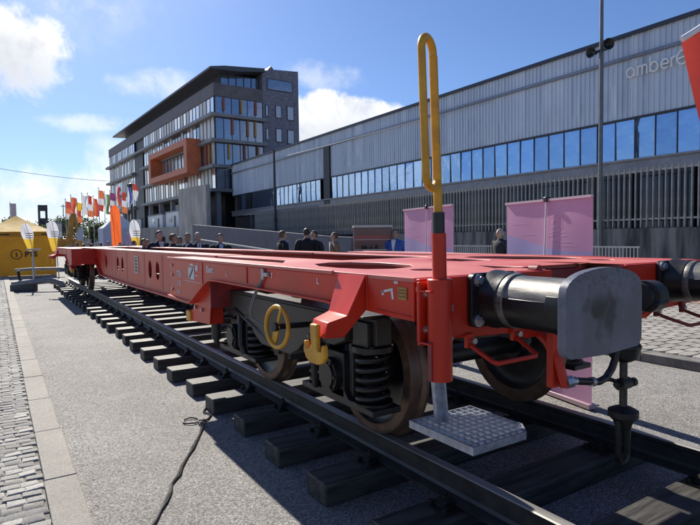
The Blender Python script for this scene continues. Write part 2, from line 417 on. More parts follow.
s_ = m.build('paver_field', PAVERM, pav); s_['kind'] = 'stuff'
# red-brown band of flat paving further back
m = MB(); m.box(13.2, 14.6, -4, 13, .109, .134); m.build('clay_band', mat('clay_paving', (.36, .22, .15), .85, var=.3, vscale=9), pav)

# ------------------------------------------------------------------ exhibition hall on the right
hall = empty('exhibition_hall', (24, 35, 0), 'long metal clad exhibition hall with blue window band and ambere lettering', 'building')
TZ = 1.80
m = MB(); m.box(24.35, 62, -14, 63.1, TZ, 10.55); m.build('hall_body', DKMET, hall)
def ribs(y0, y1, z0, z1, x=24.0):
    mb = MB(); n = int((y1-y0)/.235)
    pts = []
    for i in range(n+1):
        y = y0+i*.235
        pts += [(x+.05, y), (x+.05, y+.17), (x, y+.185), (x, y+.22)]
    pts = [p for p in pts if p[1] <= y1]
    k = len(pts); mb.add([(p[0], p[1], z0) for p in pts]+[(p[0], p[1], z1) for p in pts], [(i, i+1, k+i+1, k+i) for i in range(k-1)])
    return mb
for (a, b) in ((-12, 40.0), (41.0, 63.0)):
    ribs(a, b, 6.88, 9.48).build('wall_cladding', CLAD, hall, sharp=20)['kind'] = 'stuff'
ribs(-12, 63.0, 9.62, 10.5).build('parapet_cladding', CLAD, hall, sharp=20)['kind'] = 'stuff'
m = MB(); m.box(23.9, 24.2, -12, 63.05, 9.48, 9.62); m.build('flashing', mat('flashing_grey', (.26, .28, .33), .4, .4, var=.2), hall)
m = MB(); m.box(23.85, 24.6, -12, 63.06, 10.5, 10.64); m.build('roof_edge', mat('roof_edge_dark', (.05, .06, .09), .4, .3), hall)
m = MB(); m.box(23.92, 24.34, -12, 63.04, 4.42, 5.0); m.box(23.8, 24.3, -12, 63.03, 4.95, 5.04); m.build('spandrel', mat('spandrel_grey', (.34, .34, .37), .5, .3, var=.25, vscale=1.5), hall)
m = MB(); m.box(23.97, 24.2, -12, 63.02, 6.80, 6.9); m.build('window_head', DKMET, hall)
pane = None; mull = None
for k in range(-8, 52):
    y = 10.96+k*.905
    if 39.4 < y < 40.9 or y > 57: continue
    if pane is None:
        mb = MB(); mb.box(24.04, 24.06, .018, .887, 5.05, 6.80); pane = mb.build('window_pane', GLASS, hall); o = pane
        mb = MB(); mb.box(24.0, 24.08, -.018, .018, 5.05, 6.80); mull = mb.build('mullion', DKMET, hall); o2 = mull
    else:
        o = pane.copy(); o2 = mull.copy()
        for q in (o, o2): C.objects.link(q); q.parent = hall
    for q in (o, o2): q.location = (0, y, 0)
    o.rotation_euler = (0, random.uniform(-.02, .012), 0); o.location.x += o.rotation_euler.y*-5.9
m = MB(); m.box(23.9, 24.4, 40.0, 41.0, 4.4, 9.47); m.build('service_shaft', mat('shaft_dark', (.03, .032, .036), .5), hall)
m = MB(); m.box(23.95, 24.3, 57.2, 58.6, 4.4, 6.9); m.cut().box(23.95, 24.3, 60.2, 61.2, 4.4, 6.9); m.each('doorway', DARK, hall)
m = MB(); m.box(24.03, 24.06, 58.6, 60.2, 5.05, 6.8); m.build('window_pane', GLASS, hall)
m = MB()
for k in range(0, 19): m.cut().box(24.1, 24.2, 6+k*2.6, 6+k*2.6+2.45, TZ, 4.42)
m.each('ground_floor_pane', mat('ground_floor_glass', (.05, .06, .08), .08, .5), hall)
m = MB()
for k in range(0, 11): m.cut().box(23.98, 24.3, 5.2+k*5.2, 5.55+k*5.2, TZ, 4.42)
m.each('column', mat('column_grey', (.16, .16, .16), .7, var=.3), hall)
# lettering made of round strokes
LET = mat('pale_letters', (.95, .94, .89), .5)
def stroke_letters():
    mb = MB(); x = 0.; r = .235; th = .046
    def st(pts): mb.tube([(23.90, 14.02-p[0], 8.62+p[1]) for p in pts], th, 8)
    def ring(cx, cy, rr, a0=0, a1=360, n=26): st(arc(cx, cy, rr, a0, a1, n))
    ring(.27, .25, .235, 25, 335); st([(.50, .40), (.515, .02)])                                                   # a
    x = .72
    st([(x, .0), (x, .46)]); st(arc(x+.14, .33, .14, 180, 0, 10)+[(x+.28, 0.)]); st(arc(x+.42, .33, .14, 180, 0, 10)+[(x+.56, 0.)])   # m
    x = 1.47
    st([(x, .78), (x, .02)]); ring(x+.235, .25, .23, 175, -170)                                                    # b
    x = 2.13
    ring(x+.20, .25, .22, 0, 310); st([(x+.02, .25), (x+.42, .25)])                                                # e
    x = 2.70
    st([(x, .0), (x, .46)]); st(arc(x+.17, .30, .17, 180, 70, 8))                                                  # r
    x = 3.02
    ring(x+.30, .34, .32, 8, 320); st([(x+.02, .30), (x+.61, .38)])                                                # e, larger
    return mb
LETTERS = stroke_letters(); LETTERS.v = [(v[0], 14.02+(v[1]-14.02)*.72, 8.63+(v[2]-8.62)*.87) for v in LETTERS.v]
LETTERS.build('lettering', LET, hall)
# slatted screen along the foot of the hall
scr = empty('slat_screen', (23, 35, 1.9), 'row of upright pale grey metal slats along the foot of the exhibition hall', 'fence')
SL = mat('slat_grey', (.52, .50, .46), .5, .3, var=.3, vscale=2)
m = MB(); m.box(22.98, 23.08, 3, 57, 2.28, 2.36); m.build('lower_rail', SL, scr)
m = MB(); m.box(22.98, 23.08, 3, 57, 4.30, 4.38); m.build('upper_rail', SL, scr); sl = None
for k in range(0, 200):
    y = 4+k*.25
    if sl is None: mb = MB(); mb.box(22.90, 23.0, -.021, .021, 1.96, 4.5); mb.v = [(a, b+35, c) for a, b, c in mb.v]; sl = mb.build('slat', SL, scr); o = sl
    else: o = sl.copy(); C.objects.link(o); o.parent = scr
    o.location = (random.uniform(-.01, .01), y-35, 0)
# retaining wall under it, terrace behind
rw = MB(); rw.box(22.8, 23.2, -14, 31.5, 0, 1.93); rw = tag(rw.build('retaining_wall', DKCONC, org=(23, 9, 0)), 'dark streaked concrete retaining wall below the slat screen', 'wall')
te = MB(); te.prism([(23.2, -14), (62, -14), (62, 62.9), (20.4, 62.9), (20.4, 59), (23.2, 31.4)], 'z', -.2, TZ); structure(te.build('terrace', ASPH))
wl = MB(); wl.prism([(28.0, 0), (28.0, 1.72), (31.5, 1.86), (54.5, 3.08), (60.0, 3.35), (60.0, 0)], 'x', 18.2, 18.5)
tag(wl.build('ramp_wall', mat('slate_ramp_wall', (.15, .148, .178), .7, var=.25, vscale=1.5, bump=.1), org=(18.3, 44, 0)), 'long slate grey ramp wall sloping down behind the group of standing men', 'wall')
rf = MB(); rf.prism([(18.5, 28), (20.6, 28), (20.6, 60), (18.5, 60)], 'z', .0, 1.3); structure(rf.build('ramp', ASPH))
hr = empty('handrail', (16.9, 44, 0), 'pale sloping handrail with short posts along the foot of the ramp wall', 'handrail')
PALE = mat('pale_rail_paint', (.55, .55, .53), .5, var=.2)
m = MB(); m.obox((16.9, 44, 1.22), ((1, 0, 0), (0, 1, .052), (0, 0, 1)), (.06, 9.5, .05)); m.build('top_rail', PALE, hr); po = None
for k in range(13):
    y = 35+k*1.5
    if po is None: mb = MB(); mb.box(16.87, 16.93, 43.97, 44.03, 0, .75); po = mb.build('post', DKMET, hr); o = po
    else: o = po.copy(); C.objects.link(o); o.parent = hr
    o.location = (0, y-44, 0)
pf = empty('picket_fence', (17, 15, 0), 'low pale metal picket fence beyond the wagon between the pink banners', 'fence')
m = MB(); m.box(16.98, 17.03, 9.5, 21, 1.26, 1.31); m.build('top_rail', PALE, pf); po = None
m = MB(); m.box(16.98, 17.03, 9.5, 21, .22, .27); m.build('lower_rail', PALE, pf)
for k in range(96):
    if po is None: mb = MB(); mb.box(16.99, 17.02, 14.988, 15.012, .13, 1.26); po = mb.build('picket', PALE, pf); o = po
    else: o = po.copy(); C.objects.link(o); o.parent = pf
    o.location = (0, 9.55+k*.12-15, 0)

# ------------------------------------------------------------------ office block
off = empty('office_block', (22.05, 63.2, 0), 'seven storey dark office block with ledges, coloured fins and an orange window box', 'building', rz=R(2.2), local=True)
BRK = mat('dark_slate_cladding', (.27, .25, .29), .55, var=.5, vscale=1.6, bump=.4, bscale=9, aniso=(1, 1, 6), col2=(.14, .13, .16), lo=.4, hi=.6)
LEDGE = mat('ledge_grey', (.30, .29, .29), .55, .2, var=.25, vscale=1)
m = MB(); m.box(.35, 6.4, .35, 58, 7.7, 20.2); m.box(6.3, 11.3, 3, 56, 1.8, 20.2); m.build('core', DKMET, off)
m = MB(); m.prism([(6.4, 1.8), (11.5, 1.8), (11.5, 23.2), (8.0, 22.9), (7.6, 23.3), (7.1, 22.7), (6.4, 22.6)], 'y', 0, 12); m.build('gable_wall', BRK, off)
for w, (x0, x1, z0, z1) in enumerate(((6.7, 7.1, 16.95, 18.4), (8.1, 8.95, 16.9, 18.5), (9.75, 10.75, 16.8, 18.6), (6.7, 7.1, 14.0, 15.5), (8.1, 8.95, 13.9, 15.6), (9.75, 10.75, 13.8, 15.6),
                           (6.7, 7.1, 11.0, 12.5), (8.1, 8.95, 10.9, 12.5), (9.75, 10.75, 10.8, 12.5), (7.0, 10.6, 20.3, 21.7))):
    m = MB(); m.box(x0, x1, -.06, .02, z0, z1); f = m.build('window', mat('window_frame_dark', (.02, .02, .024), .5), off)
    m = MB(); m.box(x0+.08, x1-.08, -.075, -.03, z0+.08, z1-.08); m.build('pane', GLASSE, f)
# roof, parapet and setback floor
m = MB(); m.prism([(-.6, 21.5), (-.6, 21.75), (1.2, 22.1), (6.42, 22.62), (6.42, 22.2), (3, 21.7)], 'y', -.7, 50.5); m.build('roof', mat('roof_dark', (.10, .10, .115), .5, .2, var=.2), off)
m = MB(); m.box(.0, 6.38, -.02, 57.5, 18.62, 20.15); m.build('parapet', mat('parapet_brown', (.19, .16, .16), .6, var=.3, vscale=.8), off)
m = MB(); m.box(1.4, 6.37, 1.0, 49, 20.15, 21.7); m.build('setback_floor', GLASSF, off)
sp = None
for k in range(6):
    mb = MB(); mb.box(1.3+k*1.0, 1.36+k*1.0, .9, 1.02, 20.15, 21.7); mb.build('setback_mullion', DKMET, off)
FLOORS = ((16.62, 18.6), (13.62, 16.2), (10.6, 13.2), (7.75, 10.2))
for z in (16.2, 13.2, 10.2, 7.35):
    m = MB()
    if z > 14: m.box(-.55, 6.7, -.5, 58.3, z, z+.38)
    else: m.box(-.55, 6.7 if z > 8 else 4.0, -.5, 31.8, z, z+.38); m.cut().box(-.55, 6.2, 37.2, 58.3, z-.2, z+.18)
    m.each('ledge', LEDGE, off)
# side glazing, each pane its own object; pale blinds and sky-mirroring glass alternate
WP = mat('pale_blind_panel', (.72, .69, .63), .35, .25, var=.35, vscale=1.5, aniso=(1, 3, .4))
cells = {}
for (z0, z1) in FLOORS:
    for k in range(46):
        y = .15+k*1.24
        if 31.6 < y+.6 < 37.4: continue
        inbox = 3.4 < y < 26 and z0 > 9 and z0 < 13.7
        kind = random.choice((0, 0, 0, 1, 1, 1, 2))
        if inbox and z0 < 13: kind = 1
        key = (kind, round(z1-z0, 2))
        if key not in cells:
            mb = MB(); mb.box(.1, .18, .03, 1.19, 0, z1-z0); o = mb.build('window_pane', (WP, GLASSO, GLASSF)[kind], off); cells[key] = o
        else: o = cells[key].copy(); C.objects.link(o); o.parent = off
        o.location = (0, y, z0); o.rotation_euler = (0, 0, random.uniform(-.006, .006))
m = MB()
for (z0, z1) in FLOORS:
    for k in range(47):
        y = .15+k*1.24-.03
        if not 31 < y < 37: m.box(.05, .12, y+.005, y+.055, z0, z1)
m.build('mullion_grid', DKMET, off)['kind'] = 'stuff'
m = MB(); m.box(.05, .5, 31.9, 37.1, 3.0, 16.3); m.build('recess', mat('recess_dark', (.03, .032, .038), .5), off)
# end glazing
fp = {}
for (z0, z1) in FLOORS:
    for k in range(6):
        x = .2+k*1.03
        if z0 < 8 and k > 3: continue
        if (z1-z0) not in fp:
            mb = MB(); mb.box(.03, 1.0, .1, .16, 0, z1-z0); o = mb.build('window_pane', GLASSE, off); fp[z1-z0] = o
        else: o = fp[z1-z0].copy(); C.objects.link(o); o.parent = off
        o.location = (x, 0, z0); o.rotation_euler = (random.uniform(-.004, .004), 0, random.uniform(-.004, .004))
m = MB()
for (z0, z1) in FLOORS:
    for k in range(7): m.box(.17+k*1.03, .23+k*1.03, .04, .12, z0, z1)
m.build('end_mullion_grid', DKMET, off)['kind'] = 'stuff'
FR, FO, FYL = mat('fin_red', (.42, .12, .09), .5), mat('fin_orange', (.50, .22, .09), .5), mat('fin_yellow', (.60, .36, .11), .5)
for x, z0, z1, c in ((1.25, 17.0, 18.5, FR), (3.5, 16.9, 18.5, FYL), (5.4, 16.9, 18.5, FR), (2.3, 14.3, 16.1, FR), (4.3, 14.2, 16.1, FO), (5.3, 14.2, 16.1, FYL), (1.8, 11.3, 13.1, FYL), (3.8, 11.2, 13.1, FR), (5.6, 11.2, 13.1, FO)):
    m = MB(); m.box(x-.085, x+.085, -.2, .08, z0, z1); m.build('fin', c, off)
for y, c in ((1.6, FO), (2.7, FR)):
    m = MB(); m.box(-.2, .08, y-.12, y+.12, 10.7, 13.1); m.build('fin', c, off)
# orange box
ORG_ = mat('orange_box_paint', (.66, .17, .065), .5, var=.2, vscale=1)
m = MB(); oy0, oy1, oz0, oz1 = 4.4, 21.5, 10.0, 14.2
m.prism([(oy0, oz0), (oy1, oz0), (oy1, oz1), (oy0, oz1)], 'x', -1.9, -.1, holes=[[(oy0+1.1, oz0+.75), (oy1-1.1, oz0+.75), (oy1-1.1, oz1-.75), (oy0+1.1, oz1-.75)]])
m.build('orange_frame', ORG_, off)
m = MB(); m.box(-.09, .08, oy0+1.1, oy1-1.1, oz0+.75, oz1-.75); m.build('box_window', mat('box_window_pale', (.66, .70, .76), .2, .4, var=.45, vscale=.9, aniso=(1, 2.5, .4)), off)
m = MB()
for k in range(10): m.cut().box(-.16, -.1, 5.9+k*1.5, 5.98+k*1.5, oz0+.75, oz1-.75)
m.each('box_mullion', DKMET, off)
# underside: columns and dark ground floor
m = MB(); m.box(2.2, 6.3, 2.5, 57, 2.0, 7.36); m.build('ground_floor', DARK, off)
for k in range(10):
    m = MB(); m.box(.2, .75, .3+k*5.8, .9+k*5.8, 2.0, 7.36); m.build('pillar', mat('pillar_pale', (.36, .37, .40), .7, var=.2), off)
for k, y in enumerate((13, 20, 27, 40, 47)):
    m = MB(); m.box(1.9, 2.15, y, y+2.2, 3.6, 7.0); m.build('door_panel', WHITEP if k % 2 else GLASSO, off)

# concrete walls in front of the office
sw = empty('concrete_slab_wall', (20, 65.5, 0), 'tall bare concrete slab wall with a centre joint, in front of the office block', 'wall')
m = MB(); m.prism([(60.0, 0), (65.3, 0), (65.3, 8.0), (60.0, 7.85)], 'x', 19.8, 20.3); m.build('panel', TOWERC, sw, bevel=.02)
m = MB(); m.prism([(65.38, 0), (71.0, 0), (71.0, 8.15), (65.38, 8.0)], 'x', 19.8, 20.3); m.build('panel', TOWERC, sw, bevel=.02)
lw = MB(); lw.prism([(71.05, 0), (140, 0), (140, 4.45), (71.05, 3.4)], 'x', 19.9, 20.3)
tag(lw.build('boundary_wall', mat('weathered_wall', (.40, .375, .335), .85, var=.4, vscale=.8, aniso=(1, 1, .2)), org=(20, 100, 0)), 'long low weathered concrete wall running back below the office block', 'wall')
tb = MB(); tb.prism([(20.3, 60), (45, 60), (45, 180), (20.3, 180)], 'z', -.1, 2.9); structure(tb.build('terrace', ASPH))
for k, (y, w, h, lab) in enumerate(((74, 6.5, 2.3, 'white site cabin nearest the tall concrete slab wall'), (82.5, 9, 2.2, 'longer white site cabin behind the low concrete wall'), (97, 8, 2.0, 'farthest white site cabin along the low concrete wall'))):
    cb = empty('site_cabin', (21.8, y, 2.9), lab, 'cabin', 'white site cabins below the office block')
    m = MB(); m.box(20.6, 23, y, y+w, 2.95, 3.3+h); m.build('cabin_body', WHITEP, cb, bevel=.05)
    m = MB(); m.box(20.5, 23.1, y-.1, y+w+.1, 3.31+h, 3.42+h); m.build('cabin_roof', LEDGE, cb)
    m = MB(); m.box(20.56, 20.62, y+w*.5, y+w*.5+1.6, 4.2, 5.1); m.build('cabin_window', GLASSF, cb)
    m = MB(); m.box(20.57, 20.62, y+w*.2, y+w*.2+.9, 3.0, 5.0); m.build('cabin_door', DKMET, cb)

# ------------------------------------------------------------------ railway track
ZR, XC = .334, 3.0
trk = empty('railway_track', (XC, 11, 0), 'display length of railway track, two dull rails on black wooden sleepers laid on asphalt', 'track')
rp_ = [(-.075, 0), (.075, 0), (.075, .012), (.02, .03), (.009, .05), (.009, .125), (.034, .14), (.036, .166), (.028, .172), (-.028, .172), (-.036, .166), (-.034, .14), (-.009, .125), (-.009, .05), (-.02, .03), (-.075, .012)]
for sgn in (-1, 1):
    m = MB(); n = len(rp_); vs = []; ysr = [-3, 3, 10, 16, 23.1]
    for y in ysr: vs += [(XC+sgn*.7525+p[0], y, .162+p[1]) for p in rp_]
    for i in range(len(ysr)-1):
        for j in range(n):
            m.m = 1 if j in (7, 8, 9) else 0
            m.add([vs[i*n+j], vs[i*n+(j+1) % n], vs[(i+1)*n+(j+1) % n], vs[(i+1)*n+j]], [(0, 1, 2, 3)])
    m.m = 0
    for e in (0, len(ysr)-1): m.add(vs[e*n:(e+1)*n], [tuple(range(n))])
    m.build('rail', (RAILSIDE, RAILTOP), trk, sharp=30)
def sleeper_mb():
    m = MB(); m.box(XC-1.275, XC+1.275, 11, 11.26, .001, .15); return m
def fastening():
    m = MB()
    for sg in (-1, 1):
        m.cut(); x = XC+sg*.7525
        m.box(x-.17, x+.17, 11.05, 11.21, .151, .163)
        for e in (-1, 1):
            m.box(x+e*.105-.03, x+e*.105+.03, 11.075, 11.185, .163, .185)
            m.prism([(x+e*.045, .176), (x+e*.085, .190), (x+e*.125, .178), (x+e*.125, .192), (x+e*.085, .208), (x+e*.045, .192)][::1], 'y', 11.09, 11.17)
            m.cyl((x+e*.088, 11.13, .17), (x+e*.088, 11.13, .245), .012, n=6)
            m.cyl((x+e*.088, 11.13, .205), (x+e*.088, 11.13, .228), .023, n=6)
            for q in (11.07, 11.19): m.cyl((x+e*.148, q, .16), (x+e*.148, q, .188), .017, n=6)
    return m
sl0 = sleeper_mb().build('sleeper', WOOD, trk, bevel=.012, org=None)
fs0 = fastening().each('rail_fastening', OILY, sl0)
for k in range(-7, 27):
    o = sl0 if k == -7 else copy_tree(sl0, trk)
    o.location = (random.uniform(-.03, .03), 3.672+.735*k-11+random.uniform(-.02, .02), random.uniform(-.004, .0)); o.rotation_euler = (0, 0, random.uniform(-.006, .006))

# ------------------------------------------------------------------ the container wagon
wag = empty('container_wagon', (3, 11.214, 0), 'long red bogie container wagon with round buffers, yellow handrail post and fish belly beams', 'wagon')
def near(x, y, z): return (x, y, z)
def far(x, y, z): return (x, 22.43-y, z)
def half(f):
    mir = lambda x: 6-x
    # deck plate with its openings
    side = [(2.62, 2.0), (1.65, 2.0), (1.65, 6.36), (1.93, 6.36), (1.93, 3.98), (2.19, 4.45)]
    outline = side+[(2.19, 6.3), (2.5, 6.3), (2.5, 4.0), (3.5, 4.0), (3.5, 6.3), (3.81, 6.3)]+[(mir(x), y) for x, y in reversed(side)]+[(3.38, 2.25), (2.62, 2.25)]
    op1 = [(1.88, 3.30), (2.02, 3.62), (2.22, 3.74), (2.38, 3.66), (2.47, 3.40), (2.44, 3.0), (2.28, 2.76), (2.05, 2.68), (1.91, 2.78), (1.86, 3.02)]
    op2 = ellipse(2.13, 2.46, .10, .10, 12)
    op3 = [(2.50, 2.27), (2.74, 2.22), (2.70, 2.62)]
    opc = [(3.02, 3.08), (3.36, 3.08), (3.36, 3.5), (3.02, 3.5)]
    holes = [op1, op2, op3, opc]+[[(mir(x), y) for x, y in h] for h in (op1, op2, op3)]
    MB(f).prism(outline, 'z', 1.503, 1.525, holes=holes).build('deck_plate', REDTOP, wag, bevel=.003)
    for s in (0, 1):
        X = (lambda x: x) if not s else mir
        g = lambda x, y, z, X=X: f(X(x), y, z)
        # outer side panel, arched over the bogie
        pan = [(6.36, 1.503), (2.0, 1.503), (2.0, 1.318), (2.2, 1.322), (2.3, 1.326), (2.42, 1.33), (2.5, 1.331), (2.62, 1.335), (2.80, 1.345), (4.75, 1.352), (4.92, 1.345), (5.02, 1.315), (5.55, 1.075), (6.36, 1.095)]
        MB(g).prism(pan, 'x', 1.65, 1.664).build('side_panel', RED, wag, bevel=.003)
        m = MB(g)   # turned-out lips along the lower edge and the top edge
        for a, b in zip(pan[7:13], pan[8:14]):
            d = Vector((0, b[0]-a[0], b[1]-a[1])); u = d.normalized(); nn = Vector((0, -u.z, u.y))
            m.obox((1.67, (a[0]+b[0])/2, (a[1]+b[1])/2), (u, (1, 0, 0), nn), (d.length/2, .05, .006))
        m.box(1.625, 1.95, 5.55, 6.38, 1.075, 1.094)
        m.build('arch_flange', RED, wag)
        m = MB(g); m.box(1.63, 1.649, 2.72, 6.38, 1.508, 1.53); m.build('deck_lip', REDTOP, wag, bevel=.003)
        # end diaphragm and the guide bracket below it
        m = MB(g); m.box(1.665, 2.24, 6.335, 6.35, 1.10, 1.50); m.build('end_diaphragm', RED, wag)
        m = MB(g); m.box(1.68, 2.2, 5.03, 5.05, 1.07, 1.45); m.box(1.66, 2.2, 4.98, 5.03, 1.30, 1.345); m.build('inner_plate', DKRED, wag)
        m = MB(g); m.prism([(5.60, 1.075), (5.06, 1.30), (5.14, .90), (5.58, .875), (5.78, .86), (5.84, .92), (5.66, 1.0)], 'x', 1.70, 1.716); m.box(1.716, 1.84, 5.14, 5.16, .90, 1.28)
        m.build('guide_bracket', RED, wag, bevel=.003)
        m = MB(g); m.box(1.68, 1.76, 5.72, 5.86, .86, .97); m.build('bracket_tip', YEL, wag, bevel=.008)
        m = MB(g)
        for z in (1.44, 1.33, 1.17): m.cut().cyl((1.652, 6.24, z), (1.638, 6.24, z), .018, n=8)
        for y, z in ((5.55, 1.03), (5.35, 1.02)): m.cut().cyl((1.702, y, z), (1.68, y, z), .02, n=8)
        m.each('bolt', BOLT, wag)
        m = MB(g)
        for k in range(5): m.cut().box(2.0, 2.18, 4.7+k*.36, 4.712+k*.36, 1.2, 1.47)
        m.each('gusset', RED, wag)
        # weld beads where plates meet
        WB = [[(1.648, 6.2, 1.502), (1.648, 2.75, 1.502)], [(1.647, 4.05, 1.37), (1.647, 4.05, 1.50)], [(1.647, 5.16, 1.26), (1.647, 5.16, 1.50)], [(1.647, 2.385, 1.335), (1.647, 2.385, 1.52)], [(1.69, 1.955, 1.232), (1.95, 1.955, 1.224)], [(2.31, 1.955, 1.21), (2.60, 1.955, 1.17)], [(1.645, 2.30, 1.345), (1.645, 2.02, 1.338)]]
        m = MB(g)
        for a, b in WB:
            n_ = max(4, int((Vector(b)-Vector(a)).length/.02)); m.cut().tube([Vector(a).lerp(Vector(b), i/n_) for i in range(n_+1)], [.0032+.0014*(i % 2) for i in range(n_+1)], 5)
        m.each('weld_bead', RED, wag)
        # lashing-foot: sloped red shoe and its yellow rope hook
        m = MB(g)
        p = [(1.652, 1.524), (1.53, 1.31), (1.41, 1.285), (1.385, 1.205), (1.51, 1.20), (1.652, 1.33)]
        p2 = [(1.652, 1.524), (1.58, 1.305), (1.48, 1.268), (1.455, 1.185), (1.57, 1.18), (1.652, 1.33)]
        m.add([(a, 2.40, b) for a, b in p]+[(a, 2.68, b) for a, b in p2], [tuple(range(6)), tuple(reversed(range(6, 12)))]+[(i, (i+1) % 6, 6+(i+1) % 6, 6+i) for i in range(6)]); m.build('sloped_shoe', RED, wag, bevel=.006)
        hk = [(-.035, .0), (.035, .0), (.03, -.10), (.045, -.125), (.078, -.125), (.085, -.09), (.105, -.09), (.112, -.14), (.085, -.175), (.04, -.19), (-.04, -.19), (-.085, -.175), (-.112, -.14), (-.105, -.09), (-.085, -.09), (-.078, -.125), (-.045, -.125), (-.03, -.10)]
        MB(g).prism([(2.49+a*1.0, 1.272+b*1.1) for a, b in hk], 'x', 1.372, 1.402).build('rope_hook', YEL, wag, bevel=.008)
        # main fish-belly beam
        web = [(4.0, 1.50), (4.0, 1.23), (6.5, 1.23), (7.3, .87), (11.2149, .85), (11.2149, 1.50)]
        hs = [ellipse(y, 1.21, .125, .16) for y in (7.9, 9.43, 9.96)]
        MB(g).prism(web, 'x', 2.25, 2.265, holes=hs).build('beam_web', RED, wag)
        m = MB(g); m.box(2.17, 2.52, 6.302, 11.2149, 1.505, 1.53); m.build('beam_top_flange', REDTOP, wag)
        m = MB(g)
        for a, b in zip(web[1:4], web[2:5]):
            d = Vector((0, b[0]-a[0], b[1]-a[1])); u = d.normalized(); nn = Vector((0, -u.z, u.y))
            m.obox((2.34, (a[0]+b[0])/2, (a[1]+b[1])/2-.012), (u, (1, 0, 0), nn), (d.length/2, .17, .011))
        m.build('beam_bottom_flange', RED, wag)
        for y in (7.45, 8.65, 9.14, 10.42):
            m = MB(g); m.box(2.246, 2.251, y-.06, y+.06, .92, 1.48); m.build('stiffener', REDLIGHT, wag)
        # headstock half
        m = MB(g); m.prism([(1.652, 1.522), (2.62, 1.522), (2.62, 1.16), (2.40, 1.16), (2.30, 1.20), (1.652, 1.228)], 'y', 1.958, 1.985); m.box(2.05, 2.62, 1.985, 2.24, 1.205, 1.222); m.box(2.60, 2.62, 1.985, 2.25, 1.222, 1.50)
        m.build('headstock', RED, wag, bevel=.004)
        # buffer
        m = MB(g); pl = []
        for cx_, cz_, a0 in ((2.26, 1.50, 0), (1.99, 1.50, 90), (1.99, 1.30, 180), (2.26, 1.30, 270)): pl += arc(cx_, cz_, .035, a0, a0+90, 4)
        m.prism(pl, 'y', 1.925, 1.957); m.build('buffer_base', BLACK, wag, bevel=.005)
        m = MB(g); m.lathe([(0, .148), (.025, .148), (.05, .140), (.112, .138), (.118, .128), (.118, 0)], (2.125, 1.925, 1.40), f(0, 1, 0) and (0, -1, 0), n=36); m.build('buffer_neck', BLACK, wag)
        m = MB(g)
        for x in (1.99, 2.26):
            for z in (1.30, 1.50): m.cut().cyl((x+.01, 1.926, z), (x+.01, 1.90, z), .022, n=6); m.cyl((x+.01, 1.93, z), (x+.01, 1.917, z), .032, n=14)
        m.each('buffer_bolt', BOLT, wag)
        m = MB(g); m.lathe([(.115, .133), (.13, .137), (.15, .135), (.155, .126), (.46, .126), (.50, .13), (.535, .13)], (2.125, 1.925, 1.40), (0, -1, 0), n=40)
        bc = m.build('buffer_casing', STEEL, wag)
        m = MB(g)   # black lower shell with its stepped edge
        a_ = [(2.125+.1285*math.cos(R(t)), 1.40+.1285*math.sin(R(t))) for t in range(168, 373, 12)]; i_ = [(2.125+.12*math.cos(R(t)), 1.40+.12*math.sin(R(t))) for t in range(372, 167, -12)]
        m.prism(a_+i_, 'y', 1.42, 1.775)
        b_ = [(2.125+.135*math.cos(R(t)), 1.40+.135*math.sin(R(t))) for t in range(156, 385, 12)]; j_ = [(2.125+.12*math.cos(R(t)), 1.40+.12*math.sin(R(t))) for t in range(384, 155, -12)]
        m.prism(b_+j_, 'y', 1.385, 1.53)
        m.build('buffer_shell', BLACK, wag, sharp=20, bevel=.003)
        w = .275; pl = [(2.16+w, 1.46)]+[(2.16+w*math.cos(t), 1.475+.105*math.sin(t)**.8) for t in [math.pi*i/16 for i in range(1, 16)]]+[(2.16-w, 1.46)]
        pl += [(2.16-w, 1.26)]+arc(2.16-w+.045, 1.262, .045, 180, 262, 4)+[(2.16, 1.208)]+arc(2.16+w-.045, 1.262, .045, 278, 360, 4)
        m = MB(g); m.prism(pl, 'y', 1.345, 1.382); m.build('buffer_head', PLATE, wag, bevel=.008)
        # shunter's handle under the headstock
        m = MB(g); m.tube([(1.96, 1.965, 1.22), (1.96, 1.955, 1.185), (1.955, 1.90, 1.165), (1.945, 1.775, 1.125), (1.955, 1.76, 1.12), (2.23, 1.76, 1.12), (2.25, 1.775, 1.125), (2.29, 1.90, 1.165), (2.295, 1.955, 1.19), (2.295, 1.965, 1.23)], .0115, 8)
        for x in (1.96, 2.295): m.box(x-.025, x+.025, 1.935, 1.957, 1.165, 1.235)
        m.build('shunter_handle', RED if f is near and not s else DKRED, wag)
        m = MB(g)
        for x in (1.97, 2.305): m.cut().cyl((x, 1.936, 1.20), (x, 1.915, 1.20), .016, n=6)
        m.each('handle_bolt', BOLT, wag)
    # drawgear pocket in the middle
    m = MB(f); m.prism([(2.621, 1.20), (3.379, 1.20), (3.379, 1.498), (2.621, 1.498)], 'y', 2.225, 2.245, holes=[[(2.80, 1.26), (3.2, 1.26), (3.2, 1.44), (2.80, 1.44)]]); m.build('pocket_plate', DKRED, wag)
    m = MB(f); m.box(2.70, 3.3, 2.3, 2.9, 1.22, 1.46); m.build('draft_box', DARK, wag)
    m = MB(f); m.box(2.63, 2.70, 2.10, 2.224, 1.40, 1.52); m.build('pocket_block', YEL, wag, bevel=.004)
    m = MB(f); m.prism(arc(2.55, 1.525, .028, 0, 180, 6)+[(2.522, 1.40), (2.578, 1.40)], 'y', 1.99, 2.05); m.build('lug', DKRED, wag)
    # draw hook and screw coupling
    m = MB(f); m.box(2.96, 3.04, 1.72, 2.3, 1.335, 1.415)
    hk = arc(1.62, 1.375, .088, -60, 180, 14)+arc(1.62, 1.375, .088, 180, 250, 5)+[(1.64, 1.30)]
    m.prism(hk, 'x', 2.955, 3.045); m.lathe([(-.06, .0), (-.06, .072), (-.03, .088), (.03, .088), (.06, .072), (.06, 0)], (3.0, 1.64, 1.375), (1, 0, 0), n=20)
    m.build('draw_hook', OILY, wag, bevel=.008)
